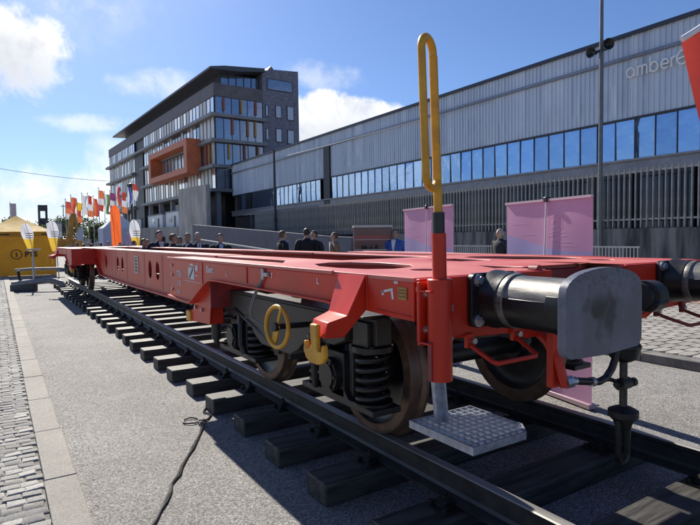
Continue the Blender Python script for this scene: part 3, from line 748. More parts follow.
    m = MB(f); y0 = 1.76
    m.lathe([(.0, .04), (.02, .075), (.09, .095), (.13, .07), (.17, .06), (.18, 0)], (3, y0, .99), (0, 0, 1), n=14)
    for x in (2.945, 3.055): m.box(x-.014, x+.014, y0-.04, y0+.03, 1.05, 1.34)
    m.build('shackle', OILY, wag, bevel=.004)
    m = MB(f); m.cyl((3, y0, 1.02), (3, y0, .64), .022, n=12)
    m.build('coupling_screw', mat('dull_iron', (.075, .072, .07), .4, .6, var=.4, vscale=30), wag)
    m = MB(f); m.cyl((2.92, y0, .865), (3.09, y0, .855), .016, n=10); m.cyl((2.955, y0, .86), (3.045, y0, .86), .035, n=12); m.cyl((3.075, y0, .855), (3.11, y0, .853), .026, n=10); m.build('screw_lever', OILY, wag)
    m = MB(f); m.lathe([(0, 0), (0, .035), (.06, .055), (.085, .083), (.12, .083), (.14, .045), (.15, 0)], (3, y0, .585), (0, 0, 1), n=16); m.build('coupling_nut', OILY, wag)
    m = MB(f); m.tube([(2.95, y0, .66), (2.952, y0, .46)]+[(3+.048*math.cos(R(t)), y0, .445+.048*math.sin(R(t))) for t in range(180, 361, 20)]+[(3.048, y0, .46), (3.05, y0, .66)], .017, 8); m.build('coupling_link', OILY, wag)
    # brake pipe, cock and hose
    m = MB(f); m.tube([(2.52, 2.0, 1.2), (2.50, 1.9, 1.14), (2.50, 1.83, 1.05), (2.51, 1.81, .96), (2.52, 1.80, .91)], .026, 10); m.box(2.47, 2.56, 1.84, 1.88, .90, 1.25); m.build('brake_pipe', RED, wag)
    m = MB(f); m.cyl((2.52, 1.80, .93), (2.56, 1.79, .935), .034, n=8); m.cyl((2.555, 1.79, .935), (2.59, 1.785, .935), .022, n=10); m.cut().cyl((2.695, 1.77, .915), (2.725, 1.77, .912), .026, n=12); m.each('hose_fitting', BOLT, wag)
    m = MB(f); m.tube([(2.58, 1.785, .935), (2.64, 1.778, .925), (2.70, 1.77, .915), (2.77, 1.765, .905), (2.83, 1.76, .92), (2.875, 1.755, .965), (2.90, 1.75, 1.02), (2.915, 1.745, 1.07)], .02, 10)
    m.tube([(2.80, 1.765, .91), (2.88, 1.77, .90), (2.96, 1.77, .875), (3.0, 1.77, .86)], .012, 8); m.build('brake_hose', BLACK, wag)
# buffer face: blue-grey greasy steel with a rubbed dark patch in the middle
PLATE = mat('buffer_face', (.185, .19, .232), .45, .25, var=.34, vscale=7, bump=.05, bscale=60, lo=.3, hi=.75)
pt = NT(PLATE.node_tree); pb = pt.n['Principled BSDF']
pco = pt.new('ShaderNodeNewGeometry').outputs['Position']; psx = pt.new('ShaderNodeSeparateXYZ'); pt.link(pco, psx.inputs[0])
wv = pt.noise(pco, 9, 3); wob = pt.math('MULTIPLY', pt.math('SUBTRACT', wv, .5), .14)
def patch(cx_, cz_, rx, rz):
    a = pt.math('DIVIDE', pt.math('ADD', pt.math('SUBTRACT', psx.outputs[0], cx_), wob), rx); b = pt.math('DIVIDE', pt.math('ADD', pt.math('SUBTRACT', psx.outputs[2], cz_), wob), rz)
    return pt.math('SUBTRACT', 1., pt.smooth(pt.math('ADD', pt.math('MULTIPLY', a, a), pt.math('MULTIPLY', b, b)), .1, 2.1))
pm = None
for q, k in (((2.10, 1.40, .055, .055), .95), ((2.19, 1.385, .035, .095), .8), ((2.15, 1.43, .10, .03), .45), ((2.11, 1.33, .025, .055), .4), ((2.02, 1.415, .02, .03), .5)):
    p_ = pt.math('MULTIPLY', patch(*q), k); pm = p_ if pm is None else pt.math('MAXIMUM', pm, p_)
lk = pb.inputs['Base Color'].links[0].from_socket
scr_ = pt.noise(pco, 38, 6, .7); top_ = pt.math('MULTIPLY', pt.smooth(psx.outputs[2], 1.42, 1.56), pt.math('SUBTRACT', 1., pt.smooth(scr_, .40, .52)))
c1 = pt.mix(pt.math('MULTIPLY', top_, .55), lk, (.05, .052, .075))
mpn = pt.new('ShaderNodeMapping'); mpn.inputs['Scale'].default_value = (60, 1, 4); mpn.inputs['Rotation'].default_value = (0, .5, 0); pt.link(pco, mpn.inputs[0])
scq = pt.math('MULTIPLY', pt.smooth(pt.noise(mpn.outputs[0], 1.6, 3, .7), .62, .74), .5)
c1 = pt.mix(scq, c1, (.34, .34, .36))
rim = pt.math('MULTIPLY', pt.smooth(pt.noise(pco, 26, 6, .7), .54, .66), .45)
c1 = pt.mix(rim, c1, (.12, .09, .075))
pt.link(pt.mix(pm, c1, (.035, .034, .033)), pb.inputs['Base Color'])
half(near); half(far)
# text, sign and marks on the near side
X_ = 1.648
text('stencil_lettering', 'Ebert', .085, (X_, 5.04, 1.415), '-x', WHITE, wag, bold=.002)
text('stencil_lettering', 'L', .06, (X_, 4.52, 1.405), '-x', WHITE, wag, bold=.002)
text('stencil_lettering', 'L', .05, (X_, 2.93, 1.44), '-x', WHITE, wag, bold=.002)
text('stencil_lettering', '7', .048, (X_, 3.60, 1.44), '-x', WHITE, wag, bold=.003)
for k, (t, z, s) in enumerate((('TEN', 1.33, .10), ('1 83', 1.235, .085), ('4376', 1.15, .06))): text('stencil_lettering', t, s, (X_, 6.05, z-.01), '-x', WHITE, wag, bold=.001)
m = MB(); m.box(1.6465, 1.6495, 5.42, 5.62, 1.32, 1.44); sp_ = m.build('inspection_panel', WHITE, wag)
m = MB(); m.obox((1.6455, 5.52, 1.38), ((1, 0, 0), (0, -.8, .6), (0, .6, .8)), (.0008, .085, .014)); m.build('panel_stroke', DKMET, sp_)
m = MB()
for y0, y1, z0, z1 in ((5.36, 5.42, 1.455, 1.463), (5.30, 5.40, 1.36, 1.368), (5.18, 5.75, 1.295, 1.300), (5.18, 5.184, 1.295, 1.50), (5.30, 5.38, 1.41, 1.47), (5.44, 5.56, 1.456, 1.48)): m.cut().box(1.6465, 1.649, y0, y1, z0, z1)
m.each('stencil_mark', WHITE, wag)
m = MB()   # L-shaped white lashing mark and small dash by the post
m.obox((1.6482, 2.205, 1.452), ((1, 0, 0), (0, .97, -.2), (0, .2, .97)), (.0008, .045, .006)); m.obox((1.6482, 2.165, 1.432), ((1, 0, 0), (0, .97, -.2), (0, .2, .97)), (.0008, .008, .022)); m.obox((1.6482, 2.245, 1.437), ((1, 0, 0), (0, .97, -.2), (0, .2, .97)), (.0008, .008, .012))
m.box(1.6475, 1.649, 2.12, 2.15, 1.49, 1.502); m.build('lashing_mark', WHITE, wag)
m = MB(); m.box(1.644, 1.649, 2.05, 2.115, 1.415, 1.475); yp = m.build('type_plate', mat('brass_label', (.42, .25, .05), .5, .1, var=.3, vscale=30), wag)
m = MB()
for z in (1.43, 1.447, 1.462): m.box(1.6425, 1.6438, 2.06, 2.105, z-.002, z+.003)
m.build('plate_print', DKRED, yp)['kind'] = 'stuff'
m = MB(); m.prism([(10.86, 1.09), (11.22, 1.09), (11.22, 1.43), (10.86, 1.43)], 'x', 2.240, 2.2485, holes=[[(10.92, 1.12), (11.16, 1.12), (11.16, 1.4), (10.92, 1.4)]])
for k in range(4): m.box(2.241, 2.2485, 10.921, 11.159, 1.16+k*.065, 1.18+k*.065)
m.build('label_frame', mat('cream_label', (.55, .50, .44), .6), wag)
m = MB(); m.box(2.247, 2.2485, 10.921, 11.159, 1.121, 1.399); m.build('label_board', DKRED, wag)
# safety cable hanging from the panel
m = MB(); m.box(1.63, 1.649, 3.70, 3.74, 1.42, 1.50); m.box(1.625, 1.649, 3.62, 3.70, 1.445, 1.475); m.build('cable_lug', mat('pale_lug', (.45, .42, .40), .5, .3), wag, bevel=.004)
for d in (0, .03):
    m = MB(); m.tube([(1.64, 3.72, 1.45-d), (1.635, 3.76+d, 1.38), (1.63, 3.86+d, 1.28), (1.64, 3.96+d, 1.17), (1.66, 3.99+d*.5, 1.10), (1.72, 3.93, 1.05), (1.80, 3.80, 1.05), (1.88, 3.7, 1.08)], .007, 6); m.build('cable', mat('grey_cable', (.16, .16, .17), .5), wag)
# handbrake wheel
hwc = Vector((1.60, 3.41, 1.115)); ax = Vector((-1, -.12, .05)).normalized(); a_ = ax.orthogonal().normalized(); b_ = ax.cross(a_)
m = MB(); m.tube([hwc+(a_*math.cos(R(t))+b_*math.sin(R(t)))*.140 for t in range(0, 360, 12)], .0155, 10, closed=True)
hw = m.build('handbrake_wheel', YEL, wag)
m = MB(); v1 = Vector((0, -.42, .85)).normalized(); v2 = ax.cross(v1).normalized()
m.obox(hwc-v1*.06, (v1, v2, ax), (.08, .030, .006)); m.obox(hwc+v1*.085, (v1, v2, ax), (.06, .013, .006)); m.build('spoke', YEL, hw, bevel=.003)
m = MB(); m.cyl(hwc-ax*.35, hwc+ax*.02, .02, n=10); m.cyl(hwc-ax*.0, hwc+ax*.03, .032, n=10); m.build('hub', OILY, hw)
# shunter's post with sleeve, handrail loop and step
m = MB(); m.box(1.628, 1.78, 1.935, 1.951, 1.215, 1.51); m.box(1.628, 1.70, 1.86, 1.936, 1.225, 1.235); m.box(1.628, 1.70, 1.86, 1.936, 1.465, 1.475); m.build('post_bracket', RED, wag, bevel=.003)
m = MB()
for z in (1.455, 1.288): m.cut().cyl((1.672, 1.936, z), (1.672, 1.915, z), .014, n=6); m.cyl((1.672, 1.936, z), (1.672, 1.929, z), .021, n=12)
m.each('bracket_bolt', BOLT, wag)
PX, PY = 1.70, 1.875
m = MB(); m.lathe([(0, .052), (0, .057), (.465, .057), (.47, .050), (.47, .034)], (PX, PY, 1.058), (0, 0, 1), n=28); m.build('post_sleeve', RED, wag)
m = MB(); m.box(PX-.063, PX-.052, PY-.012, PY+.012, 1.06, 1.24); m.build('sleeve_slot', DKRED, wag)
m = MB(); m.cyl((PX, PY, 1.52), (PX-.004, PY, 1.735), .033, n=20); m.build('post_tube', RED, wag)
m = MB(); m.cyl((PX-.004, PY, 1.735), (PX-.005, PY, 1.83), .028, n=18); m.build('post_collar', BLACK, wag)
u_ = Vector((-.124, -.066, 0)); T0 = Vector((PX-.006, PY, 1.83)); T1 = Vector((PX-.022, PY+.01, 2.53))
top = [T1+u_*.5-u_*.5*math.cos(R(t))+Vector((0, 0, .06))*math.sin(R(t)) for t in range(0, 181, 15)]
bot = [T0+Vector((-.004, 0, .155))+u_*.5+u_*.5*math.cos(R(t))-Vector((0, 0, .05))*math.sin(R(t)) for t in range(0, 181, 15)]
m = MB(); m.tube([T0]+[T0+Vector((-.003, 0, .1))]+[T1], .020, 12); m.build('handrail_pole', YEL, wag)
m = MB(); m.tube([T1]+top[1:]+bot, .018, 12); m.build('handrail_loop', YEL, wag)
m = MB(); m.tube([(PX+.075, PY+.01, 1.45), (PX+.078, PY+.01, 1.20), (PX+.07, PY+.01, 1.06)], .008, 8); m.cyl((PX+.075, PY+.01, 1.40), (PX+.075, PY+.01, 1.37), .015, n=8); m.cyl((PX+.076, PY+.01, 1.25), (PX+.076, PY+.01, 1.235), .014, n=8); m.build('locking_rod', GALV, wag)
m = MB(); m.obox((PX-.01, PY+.005, .96), ((.97, 0, .10), (0, 1, 0), (-.10, 0, .99)), (.024, .012, .105)); m.obox((PX+.012, PY-.012, .96), ((.97, 0, .10), (0, 1, 0), (-.10, 0, .99)), (.004, .02, .105)); m.build('step_stem', GALV, wag, bevel=.002)
st = MB(); x0, x1, y0, y1, z0, z1 = 1.615, 2.015, 1.585, 2.0, .815, .85
pl = [(x0, y0), (x1-.07, y0), (x1, y0+.08), (x1, y1), (x0, y1)]; cxm, cym = (x0+x1)/2, (y0+y1)/2
st.prism(pl, 'z', z0, z1, holes=[[(cxm+(a-cxm)*.965, cym+(b-cym)*.965) for a, b in pl]])
gr = st.build('step_grate', GALV, wag)
m = MB()
for k in range(1, 10): x = x0+k*(x1-x0)/10; m.box(x-.0022, x+.0022, y0+(.008 if x < x1-.07 else .01+(x-x1+.07)*1.15), y1-.006, z1-.016, z1-.001)
m.build('bearing_bars', GALVL, gr)['kind'] = 'stuff'
m = MB()
for k in range(1, 10): y = y0+k*(y1-y0)/10; m.box(x0+.006, x1-.006-(max(0, .08-(y-y0))*.9), y-.002, y+.002, z1-.014, z1-.003)
m.build('cross_bars', GALVL, gr)['kind'] = 'stuff'

# bogies
def bogie():
    B = MB(); yc = 4.05
    for s in (-1, 1):
        X = lambda x, s=s: x if s < 0 else 6-x
        g = lambda x, y, z, X=X: (X(x), y, z)
        B.f = g
        B.prism([(2.72, 1.215), (2.72, 1.045), (2.80, 1.03), (3.50, 1.03), (3.62, .90), (3.75, .84), (4.35, .84), (4.48, .90), (4.60, 1.03), (5.48, 1.03), (5.68, 1.06), (5.68, 1.215)], 'x', 1.945, 2.06)
        B.prism([(2.98, 1.212), (2.98, 1.05), (3.12, 1.0), (3.50, .99), (3.64, .88), (3.78, .82), (4.32, .82), (4.46, .88), (4.60, .99), (5.2, 1.0), (5.58, 1.04), (5.60, 1.212)], 'x', 1.875, 1.944)
        B.box(1.86, 2.10, 2.74, 5.6, 1.216, 1.235)
        for ya in (3.15, 4.95):
            for e in (-1, 1): B.box(1.93, 2.07, ya+e*.155-.022, ya+e*.155+.022, .66, 1.03)
    B.f = None
    B.box(2.06, 3.94, 3.85, 4.25, 1.0, 1.22)
    for y in (2.46, 5.55): B.box(2.42, 3.58, y, y+.09, 1.06, 1.2)
    B.cyl((3, yc, 1.2), (3, yc, 1.34), .22, n=24)
    for x in (2.15, 3.85): B.cyl((x, yc, 1.2), (x, yc, 1.30), .11, n=16)
    bf = B.build('bogie_frame', BOGIE, wag, bevel=.008)
    WHEELW = BLACK
    for ya in (3.15, 4.95):
        m = MB(); m.cyl((1.9, ya, .794), (4.1, ya, .794), .075, n=20); m.build('axle', OILY, bf)
        for s in (0, 1):
            d = (1, 0, 0) if s == 0 else (-1, 0, 0); x0 = 2.19 if s == 0 else 3.81
            m = MB()
            m.lathe([(0, .385), (.004, .40), (.0, .425), (.006, .452), (.018, .458), (.09, .464), (.102, .478), (.108, .49), (.120, .494), (.132, .488), (.135, .47), (.135, .385)], (x0, ya, .794), d, n=72, close=True)
            m.build('wheel_tyre', RUST, bf, sharp=25)
            m = MB(); m.lathe([(.012, .386), (.03, .37), (.055, .33), (.06, .25), (.04, .16), (.01, .13), (-.03, .125), (-.03, .0)], (x0, ya, .794), d, n=48)
            m.lathe([(.12, .386), (.105, .37), (.085, .33), (.09, .25), (.10, .16), (.14, .13), (.16, .12), (.16, .08)], (x0, ya, .794), d, n=48)
            m.build('wheel_disc', WHEELW, bf, sharp=40)
            X = (lambda x: x) if s == 0 else (lambda x: 6-x)
            g = lambda x, y, z, X=X: (X(x), y, z)
            m = MB(g); m.box(1.89, 2.11, ya-.13, ya+.13, .66, .96); m.prism([(ya-.46, .615), (ya+.46, .615), (ya+.46, .655), (ya+.18, .665), (ya+.13, .72), (ya-.13, .72), (ya-.18, .665), (ya-.46, .655)], 'x', 1.89, 2.11)
            m.cyl((1.89, ya, .80), (1.84, ya, .80), .115, n=24); m.cyl((1.84, ya, .80), (1.825, ya, .80), .085, n=20)
            for t in range(0, 360, 60): m.cyl((1.84, ya+.097*math.cos(R(t)), .80+.097*math.sin(R(t))), (1.828, ya+.097*math.cos(R(t)), .80+.097*math.sin(R(t))), .012, n=6)
            m.build('axle_box', OILY, bf, bevel=.006)
            for e in (-1, 1):
                yy = ya+e*.305
                m = MB(g); N = 96; m.tube([(2.0+.098*math.cos(2*math.pi*5.5*i/N), yy+.098*math.sin(2*math.pi*5.5*i/N), .665+.335*i/N) for i in range(N+1)], .0185, 8); m.build('coil_spring', OILY, bf)
                m = MB(g); m.tube([(2.0+.055*math.cos(2*math.pi*7*i/N), yy+.055*math.sin(2*math.pi*7*i/N), .665+.335*i/N) for i in range(N+1)], .011, 6); m.build('inner_spring', OILY, bf)
                m = MB(g); m.cyl((2.0, yy, .655), (2.0, yy, .672), .13, n=20); m.build('spring_seat', OILY, bf)
                m = MB(g); m.cyl((2.0, yy, .995), (2.0, yy, 1.03), .135, n=20); m.box(1.905, 2.095, yy-.085, yy+.085, 1.03, 1.19); m.box(1.915, 1.944, yy-.11, yy+.11, 1.03, 1.045)
                m.build('spring_cap', BLACK, bf, bevel=.005)
            # damper link, brake shoe and hanger on the inner side of the wheel
            e = 1 if ya < yc else -1
            m = MB(g); m.tube([(1.88, ya+e*.17, .98), (1.86, ya+e*.20, .90), (1.86, ya+e*.20, .75), (1.88, ya+e*.23, .67)], .028, 8); m.box(1.85, 1.90, ya+e*.165-.03, ya+e*.165+.03, .93, 1.02); m.build('damper_link', OILY, bf)
            yb = ya+e*.52
            m = MB(g); m.prism([(yb-.03, .62), (yb+.03, .62), (yb+.035, .80), (yb, .95), (yb-.03, .95)], 'x', 2.19, 2.28); m.box(2.21, 2.26, yb+e*.02-.015, yb+e*.02+.015, .9, 1.15); m.build('brake_shoe', OILY, bf, bevel=.01)
    m = MB(); m.cyl((2.2, 3.7, .74), (3.8, 3.7, .74), .035, n=10); m.cyl((2.2, 4.4, .74), (3.8, 4.4, .74), .035, n=10); m.tube([(1.93, 5.5, 1.0), (1.88, 5.3, .96), (1.87, 4.9, 1.06), (1.88, 4.4, .93), (1.9, 4.0, .80)], .018, 8); m.build('brake_rigging', OILY, bf)
    m = MB(); m.cyl((1.86, 5.42, .99), (1.86, 5.42, .70), .05, n=14); m.cyl((1.86, 5.42, .72), (1.86, 5.42, .66), .03, n=10); m.box(1.84, 1.93, 5.35, 5.5, .99, 1.1); m.build('brake_cylinder', BOGIE, bf, bevel=.008)
    m = MB(); m.box(1.885, 1.8885, 3.33, 3.345, .72, .80); m.cut().box(1.885, 1.8885, 3.34, 3.35, .86, .90); m.each('chalk_mark', WHITE, bf)
    m = MB(); m.box(1.8985, 1.9, 2.86, 2.98, 1.20, 1.203); m.cut().box(1.872, 1.8746, 3.0, 3.2, 1.18, 1.187); m.each('yellow_mark', YEL, bf)
    return bf
bf = bogie(); b2 = copy_tree(bf, wag); b2.location = (0, 22.43-8.10, 0)
# bearers and pipes between the main beams
m = MB()
for y in (7.2, 8.8, 10.4, 12.0, 13.6, 15.2): m.cut().box(2.27, 3.73, y-.06, y+.06, 1.12, 1.30)
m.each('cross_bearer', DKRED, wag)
m = MB(); m.tube([(2.6, 2.1, 1.1), (2.62, 4, 1.26), (2.62, 11, 1.05), (2.62, 18.4, 1.26), (2.6, 20.3, 1.1)], .022, 8); m.build('brake_main_pipe', DKMET, wag)

# ------------------------------------------------------------------ pink roll-up banners seen from behind
PINK = mat('pink_banner_print', (.74, .42, .58), .42, var=.12, vscale=1.5, trans=((.85, .38, .62), .35), spec=.5)
LILAC = mat('lilac_banner_print', (.58, .46, .70), .42, var=.12, vscale=2, trans=((.5, .45, .8), .35))
PRNT = mat('faint_banner_print', (.78, .50, .64), .5, trans=((.9, .5, .7), .35))
def rollup(x, y, ang, L, H, lab):
    n = 40
    r = empty('rollup_banner', (x, y, 0), lab, 'banner', 'pink roll-up banners behind the wagon', rz=R(-ang), local=True)
    vs = []; fs = []
    m = MB()
    def bow(t, h): return -.012*math.sin(math.pi*t)*(1-.4*h)+.005*math.sin(9*t+3*h)
    H0 = .10
    rows = [.06, .5, 1.0, 1.44]+[1.46+.015*q for q in range(20)]+[1.85, 2.0, H]
    for j, z in enumerate(rows):
        for i in range(n+1): t = i/n; vs.append((bow(t, z/H), t*L, z))
    for j in range(len(rows)-1):
        for i in range(n):
            z = (rows[j]+rows[j+1])/2; t = (i+.5)/n
            m.m = 1 if 1.44 < z < 1.555+.17*max(0, t-.35)/.65 else 0
            a = j*(n+1)+i
            q = [vs[a], vs[a+1], vs[a+n+2], vs[a+n+1]]
            m.add(q, [(0, 1, 2, 3)], True)
    m.build('banner_sheet', (PINK, LILAC), r, sharp=60)
    m = MB(); m.box(-.03, .0, -.005, L+.005, H-.005, H+.02); m.build('top_rail', mat('banner_rail', (.6, .45, .5), .4, .3), r)
    m = MB(); m.cyl((-.035, L*.52, .1), (-.028, L*.47, H), .009, n=8); m.build('pole', WHITEP, r)
    m = MB(); m.box(-.05, .012, L*.47-.025, L*.47+.025, H-.01, H+.04); m.build('clip', BLACK, r, bevel=.006)
    m = MB(); m.box(-.035, .06, .0, L, .012, .06); m.box(-.03, .2, .1, .14, 0, .012); m.box(-.03, .2, L-.14, L-.1, 0, .012); m.build('cassette', mat('cassette_pink_grey', (.45, .32, .38), .4, .2), r, bevel=.01)
    m = MB()
    for a, b, z0, z1 in ((.30, .34, 1.78, 1.92), (.34, .44, 1.90, 1.92), (.34, .44, 1.78, 1.795), (.36, .42, 1.83, 1.87), (.26, .48, 1.70, 1.715), (.28, .46, 1.735, 1.75), (.20, .42, 1.64, 1.65), (.16, .34, 1.60, 1.607), (.62, .80, 1.72, 1.727), (.72, .92, 1.84, 1.847)):
        for q in range(8):
            ta, tb = a+(b-a)*q/8, a+(b-a)*(q+1)/8
            m.add([(bow(t_, z_/H)-.0012, t_*L, z_) for t_, z_ in ((ta, z0), (tb, z0), (tb, z1), (ta, z1))], [(0, 1, 2, 3)])
    m.build('show_through_print', PRNT, r)['kind'] = 'stuff'
rollup(4.81, 3.14, 11.6, 1.30, 2.08, 'wide pink roll-up banner standing directly behind the near buffer')
rollup(5.03, 5.28, 11.0, 1.36, 2.12, 'pink roll-up banner standing behind the yellow handrail post')

# ------------------------------------------------------------------ people
SKIN = [mat('skin_light', (.55, .33, .24), .55, var=.1), mat('skin_tan', (.44, .25, .17), .55, var=.1)]
HAIRS = [mat('hair_dark', (.03, .022, .017), .6), mat('hair_brown', (.11, .065, .035), .6), mat('hair_grey', (.32, .30, .28), .6), mat('hair_fair', (.36, .25, .13), .6)]
def cloth(n, c): return mat('cloth_'+n, c, .85, var=.3, vscale=7, bump=.7, bscale=9)
def skin_obj(name, verts, edges, radii, m, parent, levels=2):
    me = bpy.data.meshes.new(name); me.from_pydata(verts, edges, []); me.materials.append(m)
    o = bpy.data.objects.new(name, me); C.objects.link(o); o.parent = parent; ORG[o] = Vector((0, 0, 0))
    me.skin_vertices or bpy.context.view_layer.update()
    o.modifiers.new('skin', 'SKIN').use_smooth_shade = True
    if not me.skin_vertices: me.attributes  # layer is made with the modifier
    return o
def ell_loft(rings, n=14):
    """rings: (x, y, z, rx, ry) stacked to one closed smooth surface"""
    m = MB(); vs = []; fs = []
    for (x, y, z, rx, ry) in rings: vs += [(x+rx*math.cos(2*math.pi*j/n), y+ry*math.sin(2*math.pi*j/n), z) for j in range(n)]
    for i in range(len(rings)-1): fs += [(i*n+j, i*n+(j+1) % n, (i+1)*n+(j+1) % n, (i+1)*n+j) for j in range(n)]
    fs += [tuple(reversed(range(n))), tuple(range((len(rings)-1)*n, len(rings)*n))]
    return m.add(vs, fs, True)
def person(x, y, h, face, lab, top, skin=0, hair=0, shirt=None, tie=None, trousers=(.02, .02, .025), gz=.0, turn=0., long_hair=False, grp='people standing beyond the wagon'):
    """a standing figure, hands in the coat pockets; face = compass direction it looks along, degrees from +y clockwise"""
    r = empty('person', (x, y, gz), lab, 'person', grp, rz=R(-face), local=True); k = h/1.78
    def sc(m): m.v = [(a*k, b*k, c*k) for a, b, c in m.v]; return m
    # body: legs, trunk, neck and head as one surface (local +y is forward)
    b = ell_loft([(0, 0, .80, .15, .10), (0, 0, .95, .165, .115), (0, 0, 1.12, .145, .10), (0, .005, 1.30, .185, .115), (0, 0, 1.42, .175, .10), (0, -.005, 1.475, .10, .075), (0, .0, 1.50, .06, .06), (0, .012, 1.55, .055, .06),
                  (0, .03, 1.575, .055, .072), (0, .035, 1.60, .066, .088), (0, .025, 1.64, .074, .098), (0, .015, 1.68, .077, .100), (0, .005, 1.72, .074, .095), (0, 0, 1.755, .056, .075), (0, 0, 1.778, .022, .03)], 16)
    b.v = [(vx, vy+(.018 if (vy > .09 and 1.62 < vz < 1.66 and abs(vx) < .02) else 0), vz) for vx, vy, vz in b.v]
    for s in (-1, 1):
        b.tube([(s*.085, 0, .88), (s*.10, .01, .5), (s*.105, -.01, .12), (s*.105, .0, .06)], [.085, .06, .042, .045], 10)
    hd = Matrix.Rotation(R(turn), 3, 'Z')
    def headturn(m): m.v = [tuple(hd @ Vector(v)) if v[2] > 1.54 else v for v in m.v]; return m
    body = sc(headturn(b)).build('body', SKIN[skin], r, sharp=180)
    m = MB()
    for s in (-1, 1): m.lathe([(-.012, 0), (-.008, .016), (.004, .02), (.012, .0)], (s*.078, .005, 1.645), (s, .25, 0), n=8)
    m.lathe([(0, .013), (.02, .011), (.026, 0)], (0, .115, 1.632), (0, 1, -.35), n=8)
    sc(headturn(m)).build('ears_and_nose', SKIN[skin], body, sharp=180)
    m = MB()
    for s in (-1, 1): m.lathe([(-.004, 0), (-.002, .011), (.004, .008), (.006, 0)], (s*.031, .108, 1.663), (0, 1, 0), n=8); m.obox((s*.031, .106, 1.684), ((1, 0, 0), (0, 1, 0), (0, 0, 1)), (.018, .006, .004))
    m.obox((0, .112, 1.60), ((1, 0, 0), (0, 1, 0), (0, 0, 1)), (.022, .006, .004)); sc(headturn(m)).build('face_features', mat('brow_and_mouth', (.14, .06, .05), .6), body)
    hz_ = [(0, -.015, 1.60, .078, .078), (0, -.022, 1.64, .084, .088), (0, -.018, 1.69, .086, .098), (0, -.005, 1.735, .081, .102), (0, 0, 1.77, .060, .08), (0, 0, 1.792, .022, .03)]
    if long_hair: hz_ = [(0, -.05, 1.44, .07, .05), (0, -.04, 1.52, .085, .07)]+hz_
    hm = ell_loft(hz_, 16)
    hm.v = [(vx, min(vy, .03+max(0, vz-1.70)*1.2), vz) for vx, vy, vz in hm.v]
    sc(headturn(hm)).build('hair', HAIRS[hair], r, sharp=180)
    # jacket with sleeves running into the pockets
    j = ell_loft([(0, 0, .74, .20, .135), (0, 0, .90, .205, .15), (0, 0, 1.10, .185, .135), (0, .005, 1.28, .215, .145), (0, 0, 1.38, .225, .135), (0, -.005, 1.44, .17, .11), (0, -.01, 1.485, .085, .085), (0, -.012, 1.515, .075, .08)], 18)
    for s in (-1, 1):
        j.tube([(s*.13, 0, 1.425), (s*.205, -.005, 1.40), (s*.245, -.02, 1.30), (s*.27, -.04, 1.13), (s*.265, .02, 1.0), (s*.235, .09, .92), (s*.18, .125, .89)], [.07, .082, .075, .064, .058, .052, .045], 12)
    j.v = [(a*1.10, b*1.06, c) for a, b, c in j.v]; jk = sc(j).build('jacket', top, r, sharp=180)
    if shirt:
        m = MB(); m.prism([(-.055, 1.475), (-.01, 1.10), (.01, 1.10), (.055, 1.475), (.04, 1.50), (-.04, 1.50)], 'y', .085, .160); sc(m).build('shirt_front', shirt, jk)
        if tie: m = MB(); m.prism([(-.014, 1.47), (-.022, 1.16), (0, 1.12), (.022, 1.16), (.014, 1.47)], 'y', .160, .168); sc(m).build('tie', tie, jk)
    m = MB(); tr = cloth('trousers_%d' % int(sum(trousers)*1000), trousers)
    for s in (-1, 1): m.tube([(s*.075, 0, .95), (s*.09, 0, .80), (s*.10, .01, .48), (s*.105, -.005, .10)], [.105, .10, .075, .065], 12)
    sc(m).build('trousers', tr, r, sharp=180)
    for s in (-1, 1):
        m = MB(); m.prism([(s*.105+a, b_) for a, b_ in ((-.045, -.09), (.045, -.09), (.05, .08), (.03, .17), (-.03, .17), (-.05, .08))], 'z', .0, .07); sc(m).build('shoe', BLACK, r, bevel=.02)
    return r
COAT, SUIT, NAVY, TAN, GREYJ, BLUE, REDJ = cloth('black_coat', (.012, .012, .014)), cloth('charcoal_suit', (.03, .03, .036)), cloth('navy_suit', (.016, .02, .042)), cloth('tan_jacket', (.33, .21, .12)), cloth('grey_jacket', (.14, .14, .15)), cloth('blue_shirt', (.06, .12, .42)), cloth('red_jacket', (.42, .05, .05))
SHW, SHB = cloth('white_shirt', (.75, .76, .80)), cloth('pale_blue_shirt', (.35, .45, .75))
TIEB, TIED = cloth('blue_tie', (.05, .12, .5)), cloth('dark_tie', (.03, .03, .05))
P = person; gz = .002
P(7.05, 14.53, 1.88, 95, 'person in long black coat, leftmost of the close group, facing right', COAT, hair=1, shirt=SHB, gz=.06)
P(7.64, 14.15, 1.87, 15, 'broad person in black coat with back turned, in the middle of the close group', COAT, hair=0, gz=.13)
P(7.98, 14.3, 1.80, -105, 'person in dark suit and white shirt facing left, beside the broad black coat', SUIT, hair=0, shirt=SHW, tie=TIED, gz=.13)
P(8.45, 13.9, 1.74, -70, 'person in tan jacket with pale shirt at right of the close group', TAN, hair=1, shirt=SHW, gz=.13)
P(9.22, 11.95, 1.80, -120, 'person in bright blue shirt beside the farther pink banner', BLUE, skin=1, hair=0, shirt=SHW, gz=.13, turn=25)
P(11.62, 10.37, 1.76, -80, 'person in dark jacket with grey hair, half hidden by the wide pink banner', SUIT, hair=2, gz=.13)
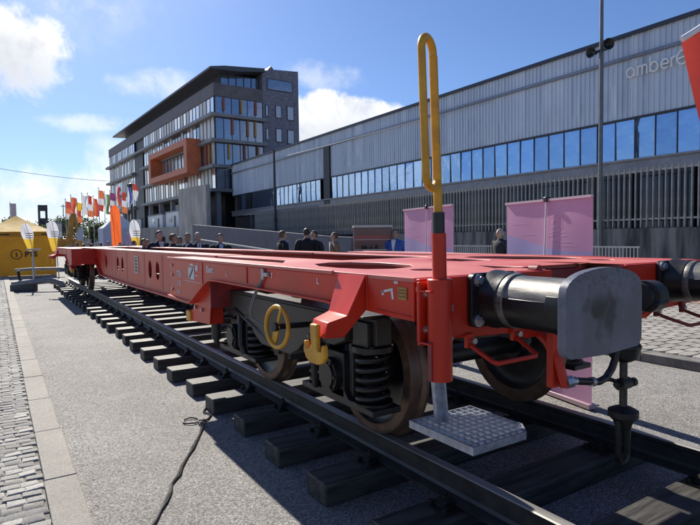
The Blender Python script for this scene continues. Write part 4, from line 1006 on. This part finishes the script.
L = ((3.40, 15.70, 1.64, 150, SUIT, 1, None, None, 'short person in charcoal jacket, leftmost of the row behind the wagon'),
     (3.62, 16.3, 1.62, 60, GREYJ, 3, None, None, 'fair haired person in grey jacket behind the row of dark suits'),
     (3.76, 15.46, 1.85, 170, NAVY, 0, SHW, None, 'tall dark haired person in navy suit, standing highest in the row behind the wagon'),
     (3.98, 16.1, 1.72, -60, COAT, 0, None, None, 'person in black coat turned away, behind the tall navy suit'),
     (4.08, 15.25, 1.76, 120, SUIT, 1, SHW, None, 'brown haired person in charcoal suit turned right'),
     (4.38, 15.75, 1.68, -140, NAVY, 1, None, None, 'shorter person in navy jacket looking left'),
     (4.42, 15.05, 1.77, 200, SUIT, 1, SHW, None, 'brown haired person in dark suit in front of the concrete slab wall'),
     (4.66, 14.9, 1.79, 185, NAVY, 2, SHW, TIEB, 'grey haired person in navy suit with white shirt and blue tie'),
     (5.17, 14.55, 1.75, 190, COAT, 0, SHB, None, 'dark haired person in black jacket with pale blue shirt, alone right of the row'))
for (x, y, h, fc, tp, hr_, sh, ti, lab) in L: P(x, y, h, fc, lab, tp, skin=hr_ % 2, hair=hr_, shirt=sh, tie=ti, gz=.12)
T = ((3.18, 28.9, 1.64, COAT, 0, 'distant person in black right of the yellow digger'), (3.66, 28.6, 1.63, SUIT, 1, 'distant person in charcoal below the left end of the flag row'), (3.9, 29.2, 1.58, GREYJ, 0, 'distant person in grey jacket below the flag row'),
     (4.14, 28.3, 1.62, NAVY, 0, 'distant person in navy below the middle of the flag row'), (4.46, 28.1, 1.68, COAT, 1, 'distant person in black left of the orange feather flag'), (4.94, 27.8, 1.62, SUIT, 0, 'distant person in charcoal right of the orange feather flag'),
     (5.50, 27.4, 1.70, REDJ, 1, 'distant person in red jacket beside the white and yellow teardrop flag'), (5.86, 27.2, 1.74, COAT, 0, 'distant person in black right of the white and yellow teardrop flag'))
for x, y, h, tp, hr_, lab in T: P(x, y, h, random.choice((90, 180, 240)), lab, tp, hair=hr_, gz=gz, grp='distant visitors below the flags')

# ------------------------------------------------------------------ maroon display counter behind the group
kc = empty('display_cabinet', (8.9, 12.6, 0), 'maroon glass fronted display cabinet with a pale top, behind the wagon', 'cabinet', rz=R(-31), local=True)
MAR = mat('maroon_panel', (.13, .045, .035), .25, var=.3, vscale=2, coat=.6)
m = MB(); m.box(-.52, .52, -.3, .3, .1, 1.98); m.build('cabinet_body', MAR, kc, bevel=.01)
m = MB(); m.box(-.54, .54, -.32, .32, 1.985, 2.05); m.build('cabinet_top', mat('cabinet_top_pale', (.5, .47, .45), .4), kc, bevel=.005)
m = MB(); m.box(-.50, .50, -.315, -.302, 1.66, 1.78); m.build('red_band', mat('band_red', (.30, .075, .06), .4), kc)
m = MB(); m.box(-.50, .50, -.32, -.303, 1.645, 1.658); m.cut().box(-.50, .50, -.318, -.303, 1.36, 1.385); m.each('shelf_edge', PALE, kc)
for k, (xx, hh) in enumerate(((-.28, .12), (-.2, .09), (-.05, .07), (.1, .13))):
    m = MB(); m.lathe([(0, 0), (0, .035), (hh*.6, .035), (hh*.8, .014), (hh, .014), (hh, 0)], (xx, -.36, 1.386), (0, 0, 1), n=10); m.build('bottle', BLACK, kc)
m = MB(); m.box(-.4, .3, -.42, -.32, 1.365, 1.385); m.build('ledge', PALE, kc)

# ------------------------------------------------------------------ lamp posts, speakers, poles
lp = empty('lamp_post', (22.6, 14.4, 0), 'tall grey steel post with two round loudspeakers in front of the hall', 'lamp post')
m = MB(); m.cyl((22.6, 14.4, 0), (22.6, 14.4, 13.5), .10, .075, n=16); m.cyl((22.6, 14.4, 0), (22.6, 14.4, .5), .16, n=16); m.build('pole', mat('post_grey', (.17, .175, .185), .45, .4, var=.2), lp)
for dy, d, nm in ((.33, (-.75, .1, -.05), 0), (-.33, (-.5, -.8, -.1), 1)):
    m = MB(); c = Vector((22.5, 14.4+dy, 9.75 if not nm else 9.9)); d = Vector(d).normalized()
    m.lathe([(-.18, 0), (-.18, .09), (0, .11), (.10, .22), (.16, .245), (.16, .225), (.08, .12), (.02, .06), (.02, 0)], c, d, n=20); m.build('loudspeaker', BLACK, lp)
m = MB(); m.box(22.52, 22.68, 14.0, 14.8, 9.72, 9.80); m.build('bracket', DKMET, lp)
gl = empty('lamp_post', (15, 75.6, 0), 'dark lamp post with a round globe head in front of the office block', 'lamp post')
m = MB(); m.cyl((15, 75.6, 0), (15, 75.6, 8.4), .14, .11, n=12); m.build('pole', DKMET, gl)
m = MB(); m.lathe([(-.42, .12), (-.36, .32), (-.1, .48), (.15, .46), (.36, .28), (.46, 0)], (15, 75.6, 8.75), (0, 0, 1), n=18); m.lathe([(0, .5), (.06, .5), (.06, .1)], (15, 75.6, 8.95), (0, 0, 1), n=18); m.build('globe', DKMET, gl)
tp_ = empty('mast_pole', (22.7, 48.3, 0), 'slim dark pole standing before the far half of the hall', 'pole')
m = MB(); m.cyl((22.7, 48.3, 0), (22.7, 48.3, 10.2), .13, .10, n=12); m.build('pole', DKMET, tp_)
m = MB(); m.lathe([(0, .14), (.05, .17), (.3, .16), (.35, 0)], (22.7, 48.3, 3.4), (0, 0, 1), n=12); m.build('band', DKMET, tp_)
def wire(name, a, b, sag, r, lab):
    a, b = Vector(a), Vector(b); m = MB(); m.tube([a.lerp(b, i/24)-Vector((0, 0, sag*4*(i/24)*(1-i/24))) for i in range(25)], r, 5)
    tag(m.build(name, mat('pale_wire', (.5, .5, .5), .5), org=a), lab, 'wire')
wire('overhead_wire', (22.5, 66, 9.95), (23.9, 22, 9.4), .25, .022, 'thin pale wire slung along the front of the hall')
m = MB(); a, b = Vector((-18, 84, 14.9)), Vector((21.4, 122, 14.0)); m.tube([a.lerp(b, i/20)-Vector((0, 0, 1.2*4*(i/20)*(1-i/20))) for i in range(21)], .035, 5)
tag(m.build('overhead_wire', DKMET, org=a), 'thin dark wire crossing the sky left of the office block', 'wire')

# ------------------------------------------------------------------ tents, flags and the far end of the yard
TY = mat('yellow_tent_cloth', (.66, .34, .025), .7, var=.15, vscale=1.2, col2=(.52, .25, .02), trans=((.85, .5, .05), .25))
TYP = mat('pale_yellow_tent_roof', (.74, .47, .05), .7, var=.15, vscale=1.5, trans=((.9, .7, .2), .35))
def tent(name, x0, x1, y0, y1, ze, zp, mr, mw, lab, cat):
    t = empty(name, ((x0+x1)/2, (y0+y1)/2, 0), lab, cat); cx_, cy_ = (x0+x1)/2, (y0+y1)/2
    m = MB(); n = 8; vs = []; prof = [(1, ze), (.8, ze+(zp-ze)*.17), (.5, ze+(zp-ze)*.46), (.25, ze+(zp-ze)*.72), (.03, zp)]
    for s, z in prof: vs += [(cx_+(a-cx_)*s, cy_+(b-cy_)*s, z) for a, b in ((x0, y0), (cx_, y0), (x1, y0), (x1, cy_), (x1, y1), (cx_, y1), (x0, y1), (x0, cy_))]
    m.add(vs, [(i*n+j, i*n+(j+1) % n, (i+1)*n+(j+1) % n, (i+1)*n+j) for i in range(len(prof)-1) for j in range(n)]); m.add(vs[-n:], [tuple(range(n))]); m.build('roof', mr, t, sharp=20)
    m = MB(); e = .03
    m.box(x0-e, x1+e, y0-e-.01, y0-e, ze-.24, ze); m.box(x0-e-.01, x0-e, y0-e, y1, ze-.24, ze); m.box(x1+e, x1+e+.01, y0-e, y1, ze-.24, ze); m.build('valance', mw, t)
    for (a, b, c, d) in ((x0, x1, y0, y0), (x0, x0, y0, y1), (x1, x1, y0, y1)):
        m = MB(); k = 16; vs = []
        for i in range(k+1):
            q = i/k; w = .02*math.sin(q*23)+.012*math.sin(q*51)
            px_, py_ = a+(b-a)*q, c+(d-c)*q
            if a == b: px_ += w
            else: py_ += w
            vs += [(px_, py_, .03), (px_, py_, ze)]
        m.add(vs, [(2*i, 2*i+2, 2*i+3, 2*i+1) for i in range(k)], True); m.build('side_wall', mw, t)
    for a, b in ((x0, y0), (x1, y0), (x0, y1), (x1, y1)):
        m = MB(); m.box(a-.02, a+.02, b+.03, b+.07, 0, ze); m.build('pole', PALE, t)
    return t
t = tent('yellow_tent', -.75, 2.55, 32, 35.2, 2.24, 3.08, TYP, TY, 'yellow pavilion tent with a dark round logo at the far end', 'tent')
m = MB(); m.lathe([(0, .21), (0, .25), (-.012, .25), (-.012, .21)], (.82, 31.94, 1.10), (0, 1, 0), n=32, close=True); m.box(.77, .87, 31.93, 31.94, .99, 1.02); m.box(.80, .85, 31.93, 31.94, 1.0, 1.2); m.prism([(.80, 1.2), (.80, 1.16), (.755, 1.13), (.755, 1.16)], 'y', 31.93, 31.94); m.build('round_logo', DARK, t)
text('tent_lettering', 'PTS', .36, (1.17, 31.94, .98), '-y', DARK, t, bold=.012)
m = MB()
for x0_, x1_ in ((-.05, .25), (.28, .55), (1.95, 2.2), (2.23, 2.42)): m.box(x0_, x1_, 31.945, 31.958, 2.07, 2.13)
m.build('valance_print', DARK, t)['kind'] = 'stuff'
wt = tent('white_tent', 7.3, 10.0, 48, 50.6, 2.75, 4.1, mat('white_tent_cloth', (.72, .74, .78), .7, var=.08, trans=((.8, .8, .85), .2)), mat('bluish_tent_wall', (.50, .53, .66), .7, var=.1), 'white pagoda tent with pointed roof behind the orange feather flag', 'tent')
def feather(name, x, y, zt, z0, w, mats, split, lab, cat, lean=0., shape='feather', mark=True):
    r = empty(name, (x, y, 0), lab, cat)
    m = MB(); m.cyl((x, y, 0), (x+lean*.3, y, z0+.2), .022, n=8); m.tube([(x+lean*.3, y, z0+.2), (x+lean*.6, y, z0+(zt-z0)*.6), (x+lean, y, zt)], .013, 6); m.build('pole', PALE, r)
    N = 16; m = MB(); vs = []
    for i in range(N+1):
        t = i/N; z = z0+(zt-z0)*t
        if shape == 'feather': hw = w*(.92 if t < .78 else .92*math.sqrt(max(.0, 1-((t-.78)/.22)**2))+.02); off_ = w*.35*t
        else: hw = w*(.30+.85*t if t < .6 else .81*math.sqrt(max(0., 1-((t-.6)/.4)**2))+.01); off_ = -w*.25*(1-t)
        bx = x+lean*t+off_
        for q in range(5): vs.append((bx-hw/2+hw*q/4, y+.05*math.sin(q*1.4+t*6), z))
    for i in range(N):
        m.m = 1 if i/N < split else 0
        for q in range(4): m.add([vs[i*5+q], vs[i*5+q+1], vs[i*5+q+6], vs[i*5+q+5]], [(0, 1, 2, 3)], True)
    sh = m.build('flag_cloth', mats, r)
    if mark:
        m = MB()
        zz = z0+(zt-z0)*.62
        for q in range(3): m.box(x+lean*.6-w*.22, x+lean*.6+w*.25, y-.075, y-.07, zz-q*.10, zz-q*.10+.035)
        m.build('print', mat('grey_print', (.25, .25, .28), .6), r)['kind'] = 'stuff'
    m = MB(); m.box(x-.25, x+.25, y-.03, y+.03, 0, .03); m.box(x-.03, x+.03, y-.25, y+.25, .03, .05); m.build('base', DKMET, r)
    return r
FW = mat('white_flag_cloth', (.74, .75, .78), .7, var=.08, trans=((.8, .8, .85), .3)); FY = mat('yellow_flag_cloth', (.78, .52, .06), .7, var=.1, trans=((.9, .6, .08), .3))
FOR = mat('orange_flag_cloth', (.80, .13, .035), .6, var=.15, vscale=3, trans=((.95, .18, .04), .35))
feather('teardrop_flag', 1.50, 29.6, 2.60, 1.28, .62, (FW, FY), .40, 'white and yellow teardrop flag before the yellow tent, nearer its logo', 'flag', lean=-.35, shape='tear')
feather('teardrop_flag', 2.45, 29.4, 2.72, 1.25, .62, (FW, FY), .42, 'white and yellow teardrop flag at the right edge of the yellow tent', 'flag', lean=-.22, shape='tear')
feather('teardrop_flag', 5.78, 27.4, 2.72, 1.2, .62, (FW, FY), .42, 'white and yellow teardrop flag right of the orange feather flag', 'flag', lean=-.28, shape='tear')
feather('feather_flag', 3.80, 33.3, 2.5, 1.0, .32, (mat('pale_blue_flag', (.45, .58, .72), .7), mat('ochre_flag', (.5, .3, .08), .7)), .5, 'narrow pale blue and ochre flag beside the yellow digger', 'flag', mark=False)
feather('feather_flag', 5.22, 30.0, 3.55, .9, .52, (FOR, FOR), 0, 'tall bright orange feather flag rising behind the red wagon', 'flag', lean=-.28, mark=False)
feather('feather_flag', 6.05, 31.9, 2.15, .7, .28, (mat('lilac_flag', (.55, .42, .60), .7),)*2, 0, 'short lilac flag just right of the orange feather flag', 'flag', mark=False)
# national flags on poles
FC = {n: mat('flag_'+n, c, .7, trans=(c, .3)) for n, c in dict(red=(.55, .09, .07), white=(.72, .72, .74), blue=(.05, .08, .35), black=(.03, .03, .03), yellow=(.75, .5, .04), orange=(.72, .22, .09), green=(.05, .28, .1), sky=(.3, .45, .7), purple=(.25, .06, .2)).items()}
FL = (('red', 'orange', 'white'), ('orange', 'red', 'orange'), ('yellow', 'red', 'orange'), ('white', 'white', 'sky'), ('red', 'white', 'orange'), ('orange', 'red', 'red'), ('orange', 'white', 'red'), ('white', 'green', 'red'), ('purple', 'white', 'red'), ('white', 'red', 'purple'), ('red', 'white', 'orange'), ('white', 'blue', 'sky'), ('red', 'white', 'white'))
for i, cs in enumerate(FL):
    q = i/(len(FL)-1); x, y = 5.5+q*5.1, 57-q*4.2; zt = 5.45+q*1.25+.35*math.sin(i*2.3); wave = random.uniform(.5, 1.2)
    r = empty('flag_pole', (x, y, 0), '%s, %s and %s flag, %s from the left in the row of flags' % (cs[0], cs[1], cs[2], ('first', 'second', 'third', 'fourth', 'fifth', 'sixth', 'seventh', 'eighth', 'ninth', 'tenth', 'eleventh', 'twelfth', 'thirteenth')[i]), 'flag', 'row of flags on poles before the office block')
    m = MB(); m.cyl((x, y, 0), (x, y, zt+.15), .035, .025, n=8); m.build('pole', PALE, r)
    hgt = random.uniform(1.5, 2.0); N = 10; m = MB(); vs = []
    for a in range(N+1):
        for b in range(6):
            t_2 = a/N; w_ = .5*b/5
            vs.append((x+.04+w_*(.8+.2*math.sin(t_2*5+i)), y+.12*math.sin(b*1.5+t_2*4*wave+i), zt-hgt*t_2-.22*w_))
    for a in range(N):
        for b in range(5):
            m.m = min(2, int(b/5*3)) if i % 2 else min(2, int(a/N*3)); k = a*6+b
            m.add([vs[k], vs[k+1], vs[k+7], vs[k+6]], [(0, 1, 2, 3)], True)
    m.build('flag_cloth', [FC[c] for c in cs], r)
    m = MB(); m.lathe([(0, .05), (.04, .06), (.1, 0)], (x, y, zt+.15), (0, 0, 1), n=8); m.build('finial', PALE, r)
# bare white pole flag at far left and a dark mast
r = empty('banner_flag', (1.1, 53, 0), 'pale pinkish banner flag on a pole far behind the yellow tent', 'flag')
m = MB(); m.cyl((1.05, 53, 0), (1.05, 53, 5.0), .03, n=8); m.build('pole', PALE, r)
m = MB(); m.add([(1.08+.4*b/4, 53+.06*math.sin(b*1.7+a), 4.9-1.5*a/6) for a in range(7) for b in range(5)], [(a*5+b, a*5+b+1, a*5+b+6, a*5+b+5) for a in range(6) for b in range(4)], True); m.build('flag_cloth', mat('pale_pink_flag', (.66, .55, .56), .7), r)
r = empty('steel_tower', (4.4, 69, 0), 'dark square steel tower rising above the yellow tent', 'tower')
for a, b in ((-.35, -.35), (.35, -.35), (-.35, .35), (.35, .35)):
    m = MB(); m.box(4.4+a-.09, 4.4+a+.09, 69+b-.09, 69+b+.09, 0, 5.1); m.build('leg', DKMET, r)
m = MB(); m.box(3.95, 4.85, 68.55, 69.45, 5.1, 5.75); m.build('head', DKMET, r, bevel=.04)
m = MB(); m.box(4.0, 4.8, 68.6, 69.4, 3.6, 4.3); m.build('hopper', DKMET, r)
for k in range(4):
    m = MB(); m.obox((4.4, 68.63, .9+k*.95), ((.7, 0, .7*(-1)**k), (0, 1, 0), (-.7*(-1)**k, 0, .7)), (.5, .03, .04)); m.build('brace', DKMET, r)
tp2 = empty('aerial_pole', (6.3, 67.7, 0), 'thin pole with a small cross bar beyond the yellow digger', 'pole')
m = MB(); m.cyl((6.3, 67.7, 0), (6.3, 67.7, 5.8), .04, n=8); m.build('pole', DKMET, tp2)
m = MB(); m.box(6.05, 6.55, 67.68, 67.72, 5.55, 5.62); m.build('cross_bar', DKMET, tp2)
# digger
DY = mat('digger_yellow', (.50, .27, .05), .5, var=.35, vscale=3)
r = empty('excavator', (3.9, 39.5, 0), 'ochre yellow digger with raised arm behind the yellow tent', 'excavator')
m = MB(); m.prism([(3.55, 1.3), (3.85, 3.2), (4.0, 3.5), (4.18, 3.42), (4.12, 3.05), (3.95, 1.3)], 'y', 37.9, 38.15); m.build('boom', DY, r, bevel=.03)
m = MB(); m.prism([(4.02, 3.5), (4.22, 3.4), (4.55, 1.5), (4.36, 1.45)], 'y', 37.95, 38.1); m.build('stick', DY, r, bevel=.02)
m = MB(); m.tube([(3.85, 38.2, 1.7), (4.05, 38.2, 2.6), (4.12, 38.2, 3.2)], .05, 8); m.build('ram', DKMET, r)
m = MB(); m.prism([(4.33, 1.5), (4.62, 1.55), (4.75, 1.05), (4.5, .75), (4.25, .95)], 'y', 37.75, 38.3); m.build('bucket', OILY, r, bevel=.02)
m = MB(); m.box(2.6, 4.3, 38.3, 41, .95, 1.9); m.build('housing', DY, r, bevel=.08)
m = MB(); m.box(2.7, 3.5, 38.4, 39.8, 1.91, 2.9); m.build('cab', GLASSF, r, bevel=.06)
for x in (2.5, 3.95):
    m = MB(); m.prism([(38.2, .1), (38.0, .45), (38.3, .85), (41.0, .85), (41.3, .45), (41.1, .1)], 'x', x, x+.45); m.build('crawler_track', OILY, r, bevel=.06)
# low barrier of pale pipes in front of the tent
r = empty('pipe_barrier', (1.1, 21.9, 0), 'low grey pipe barrier with one upright pole before the yellow tent', 'barrier')
GP = mat('grey_pipe', (.26, .25, .24), .5, .3, var=.3, vscale=5)
m = MB(); m.tube([(.42, 22.3, .24), (1.0, 21.95, .32), (1.5, 21.7, .36), (1.85, 21.5, .26), (1.95, 21.45, .10)], .10, 10); m.build('lower_pipe', GP, r)
m = MB(); m.tube([(.52, 22.6, .72), (1.0, 22.35, .76), (1.9, 21.9, .76)], .05, 10); m.build('upper_pipe', GP, r)
m = MB(); m.cyl((1.05, 22.1, 0), (1.05, 22.1, 1.46), .028, n=10); m.box(.86, 1.3, 22.08, 22.12, 1.42, 1.48); m.build('upright', PALE, r)
m = MB(); m.obox((.75, 22.15, .12), ((.85, -.5, 0), (.5, .85, 0), (0, 0, 1)), (.42, .13, .12)); m.build('foot_block', DKMET, r, bevel=.02)
m = MB(); m.tube([(.6, 22.3, .72), (.62, 22.3, .45), (.72, 22.2, .3)], .05, 8); m.build('elbow', OILY, r)
# trees on the skyline
LEAF = [mat('leaf_dark', (.035, .055, .02), .7, trans=((.06, .10, .02), .3)), mat('leaf_mid', (.06, .085, .03), .7, trans=((.09, .14, .03), .3)), mat('leaf_pale', (.09, .11, .045), .7, trans=((.12, .16, .05), .3))]
BARK = mat('bark', (.07, .055, .04), .9, var=.4)
def tree(x, y, h, w, lab):
    r = empty('tree', (x, y, 0), lab, 'tree', 'trees on the skyline beyond the tent')
    m = MB(); m.tube([(x, y, 0), (x+.1, y, h*.3), (x-.05, y, h*.7)], [.28, .2, .08], 8)
    for k in range(7):
        a = random.uniform(0, 6.28); z = h*random.uniform(.3, .6); m.tube([(x, y, z), (x+w*.22*math.cos(a), y+w*.22*math.sin(a), z+h*.13), (x+w*.38*math.cos(a), y+w*.38*math.sin(a), z+h*.3)], [.09, .06, .02], 5)
    m.build('trunk', BARK, r)
    m = MB(); cl = [(random.uniform(-.38, .38)*w, random.uniform(-.38, .38)*w, h*random.uniform(.38, .86), random.uniform(.12, .25)*w) for _ in range(20)]
    for cx_, cy_, cz_, cr in cl:
        m.m = random.choice((0, 0, 1, 1, 2))
        for _ in range(75):
            v = Vector((random.gauss(0, 1), random.gauss(0, 1), random.gauss(0, .8))); v = v.normalized()*cr*random.uniform(.5, 1.1)
            c = Vector((x+cx_, y+cy_, cz_))+v; a = Vector((random.uniform(-1, 1), random.uniform(-1, 1), random.uniform(-1, 1))).normalized(); b = a.orthogonal().normalized(); s_2 = random.uniform(.12, .26)
            m.add([c-a*s_2, c+b*s_2*.6, c+a*s_2, c-b*s_2*.6], [(0, 1, 2, 3)])
    m.build('crown', LEAF, r)
for i, (x, y, h, w, lab) in enumerate(((-1.5, 108, 4.9, 6, 'low broad tree at the left edge of the skyline'), (3.2, 110, 5.9, 6, 'bushy tree rising left of the yellow tent peak'), (7.2, 104, 5.4, 6, 'bushy tree right of the yellow tent peak'), (10.6, 102, 6.4, 6.5, 'tallest tree, behind the yellow digger'), (14.2, 106, 6.0, 6.5, 'bushy tree behind the left end of the flag row'), (18.5, 118, 5.2, 6, 'tree behind the middle of the flag row'), (-7, 112, 5.6, 7, 'broad tree left of the yellow tent'))): tree(x, y, h, w, lab)
# far houses on the left
hb = empty('shed', (-2, 98, 0), 'low white shed far beyond the yellow tent', 'shed')
m = MB(); m.box(-6, 1.5, 96, 102, 0, 3.4); m.build('wall', WHITEP, hb)
m = MB(); m.prism([(-6.2, 3.41), (-2.2, 4.3), (1.7, 3.41)], 'y', 95.8, 102.2); m.build('roof', DKRED, hb)
m = MB(); m.box(-1.5, .5, 95.95, 95.99, .1, 2.6); m.build('door', DKMET, hb)
# orange-red flag at the right edge
rfg = empty('feather_flag', (6.98, 2.62, .13), 'large red orange flag with a white hem at the right edge', 'flag')
m = MB(); m.cyl((6.98, 2.62, .13), (6.95, 2.60, 4.4), .022, n=10); m.build('pole', PALE, rfg)
FRED = mat('red_orange_flag_cloth', (.56, .065, .045), .55, var=.2, vscale=3, trans=((.55, .06, .04), .3))
N = 12; vs = []
A0, A1, B0, B1 = Vector((6.46, 3.16, 3.83)), Vector((6.95, 2.60, 4.28)), Vector((6.66, 2.86, 2.2)), Vector((6.95, 2.60, 2.2))
for a in range(N+1):
    t_3 = a/N; l, rr_ = A0.lerp(B0, t_3), A1.lerp(B1, t_3)
    for b in range(9): q = b/8; vs.append(l.lerp(rr_, q)+Vector((.6, .6, 0))*.035*math.sin(q*9+t_3*4))
m = MB(); m.add(vs, [(a*9+b, a*9+b+1, a*9+b+10, a*9+b+9) for a in range(N) for b in range(8)], True); m.build('flag_cloth', FRED, rfg)
m = MB(); top_ = [vs[b]+Vector((-.012, -.012, .03)) for b in range(9)]; m.tube(top_, .035, 10); m.build('hem', WHITEP, rfg)
m = MB(); m.box(6.7, 7.26, 2.59, 2.65, .13, .16); m.box(6.95, 7.01, 2.3, 2.9, .16, .19); m.build('base', DKMET, rfg)
# cable lying on the asphalt
cp = [(1.86, 5.70), (1.74, 5.45), (1.66, 5.30), (1.70, 5.17), (1.62, 5.06), (1.54, 4.98), (1.50, 4.86), (1.45, 4.72), (1.36, 4.56), (1.27, 4.42), (1.20, 4.26), (1.10, 4.10), (1.05, 3.98), (.97, 3.86), (.93, 3.72), (.86, 3.60), (.81, 3.50), (.74, 3.40), (.66, 3.25), (.62, 3.0), (.6, 2.6)]
m = MB(); rn = [(x+random.uniform(-.012, .012), y+random.uniform(-.012, .012), .012) for x, y in cp]; m.tube(rn, .0085, 6)
m.tube([(x+.015+.01*math.sin(i*2.1), y+.01, .013) for i, (x, y, z) in enumerate(rn[5:])], .007, 6)
m.tube([(1.48+.07*math.cos(R(t)), 5.10+.085*math.sin(R(t)), .01+.006*(t % 90)/90) for t in range(0, 350, 20)]+[(1.56, 5.06, .012), (1.62, 5.05, .012)], .007, 6)
tag(m.build('cable', BLACK, org=(1.2, 4.4, 0)), 'thin black cable snaking across the asphalt left of the track', 'cable')

# loose grit swept against the sleepers and the kerb
GRIT = mat('loose_grit', (.42, .40, .37), .9, var=.5, vscale=60)
m = MB()
for i in range(1500):
    u = random.random()
    if u < .45: k = random.randint(-4, 14); x, y = random.uniform(1.2, 4.9), 3.672+.735*k+random.choice((-.03, .30))+random.gauss(0, .05)
    elif u < .7: x, y = random.gauss(.52, .05), random.uniform(2.6, 14)
    elif u < .85: x, y = random.gauss(7.08, .08), random.uniform(1, 10)
    else: x, y = random.uniform(.5, 6.8), random.uniform(2, 12)
    r_ = random.uniform(.0018, .005)*(1.5 if random.random() < .05 else 1)
    a = [Vector((random.uniform(.6, 1)*r_*c, random.uniform(.6, 1)*r_*d, 0)) for c, d in ((1, 0), (0, 1), (-1, 0), (0, -1))]
    c = Vector((x, y, .0015)); q = Vector((random.uniform(-.2, .2)*r_, random.uniform(-.2, .2)*r_, r_*random.uniform(.6, 1)))
    m.add([c+v for v in a]+[c+v*.7+q for v in a], [(0, 1, 5, 4), (1, 2, 6, 5), (2, 3, 7, 6), (3, 0, 4, 7), (4, 5, 6, 7)])
g_ = m.build('loose_grit', GRIT); g_['kind'] = 'stuff'
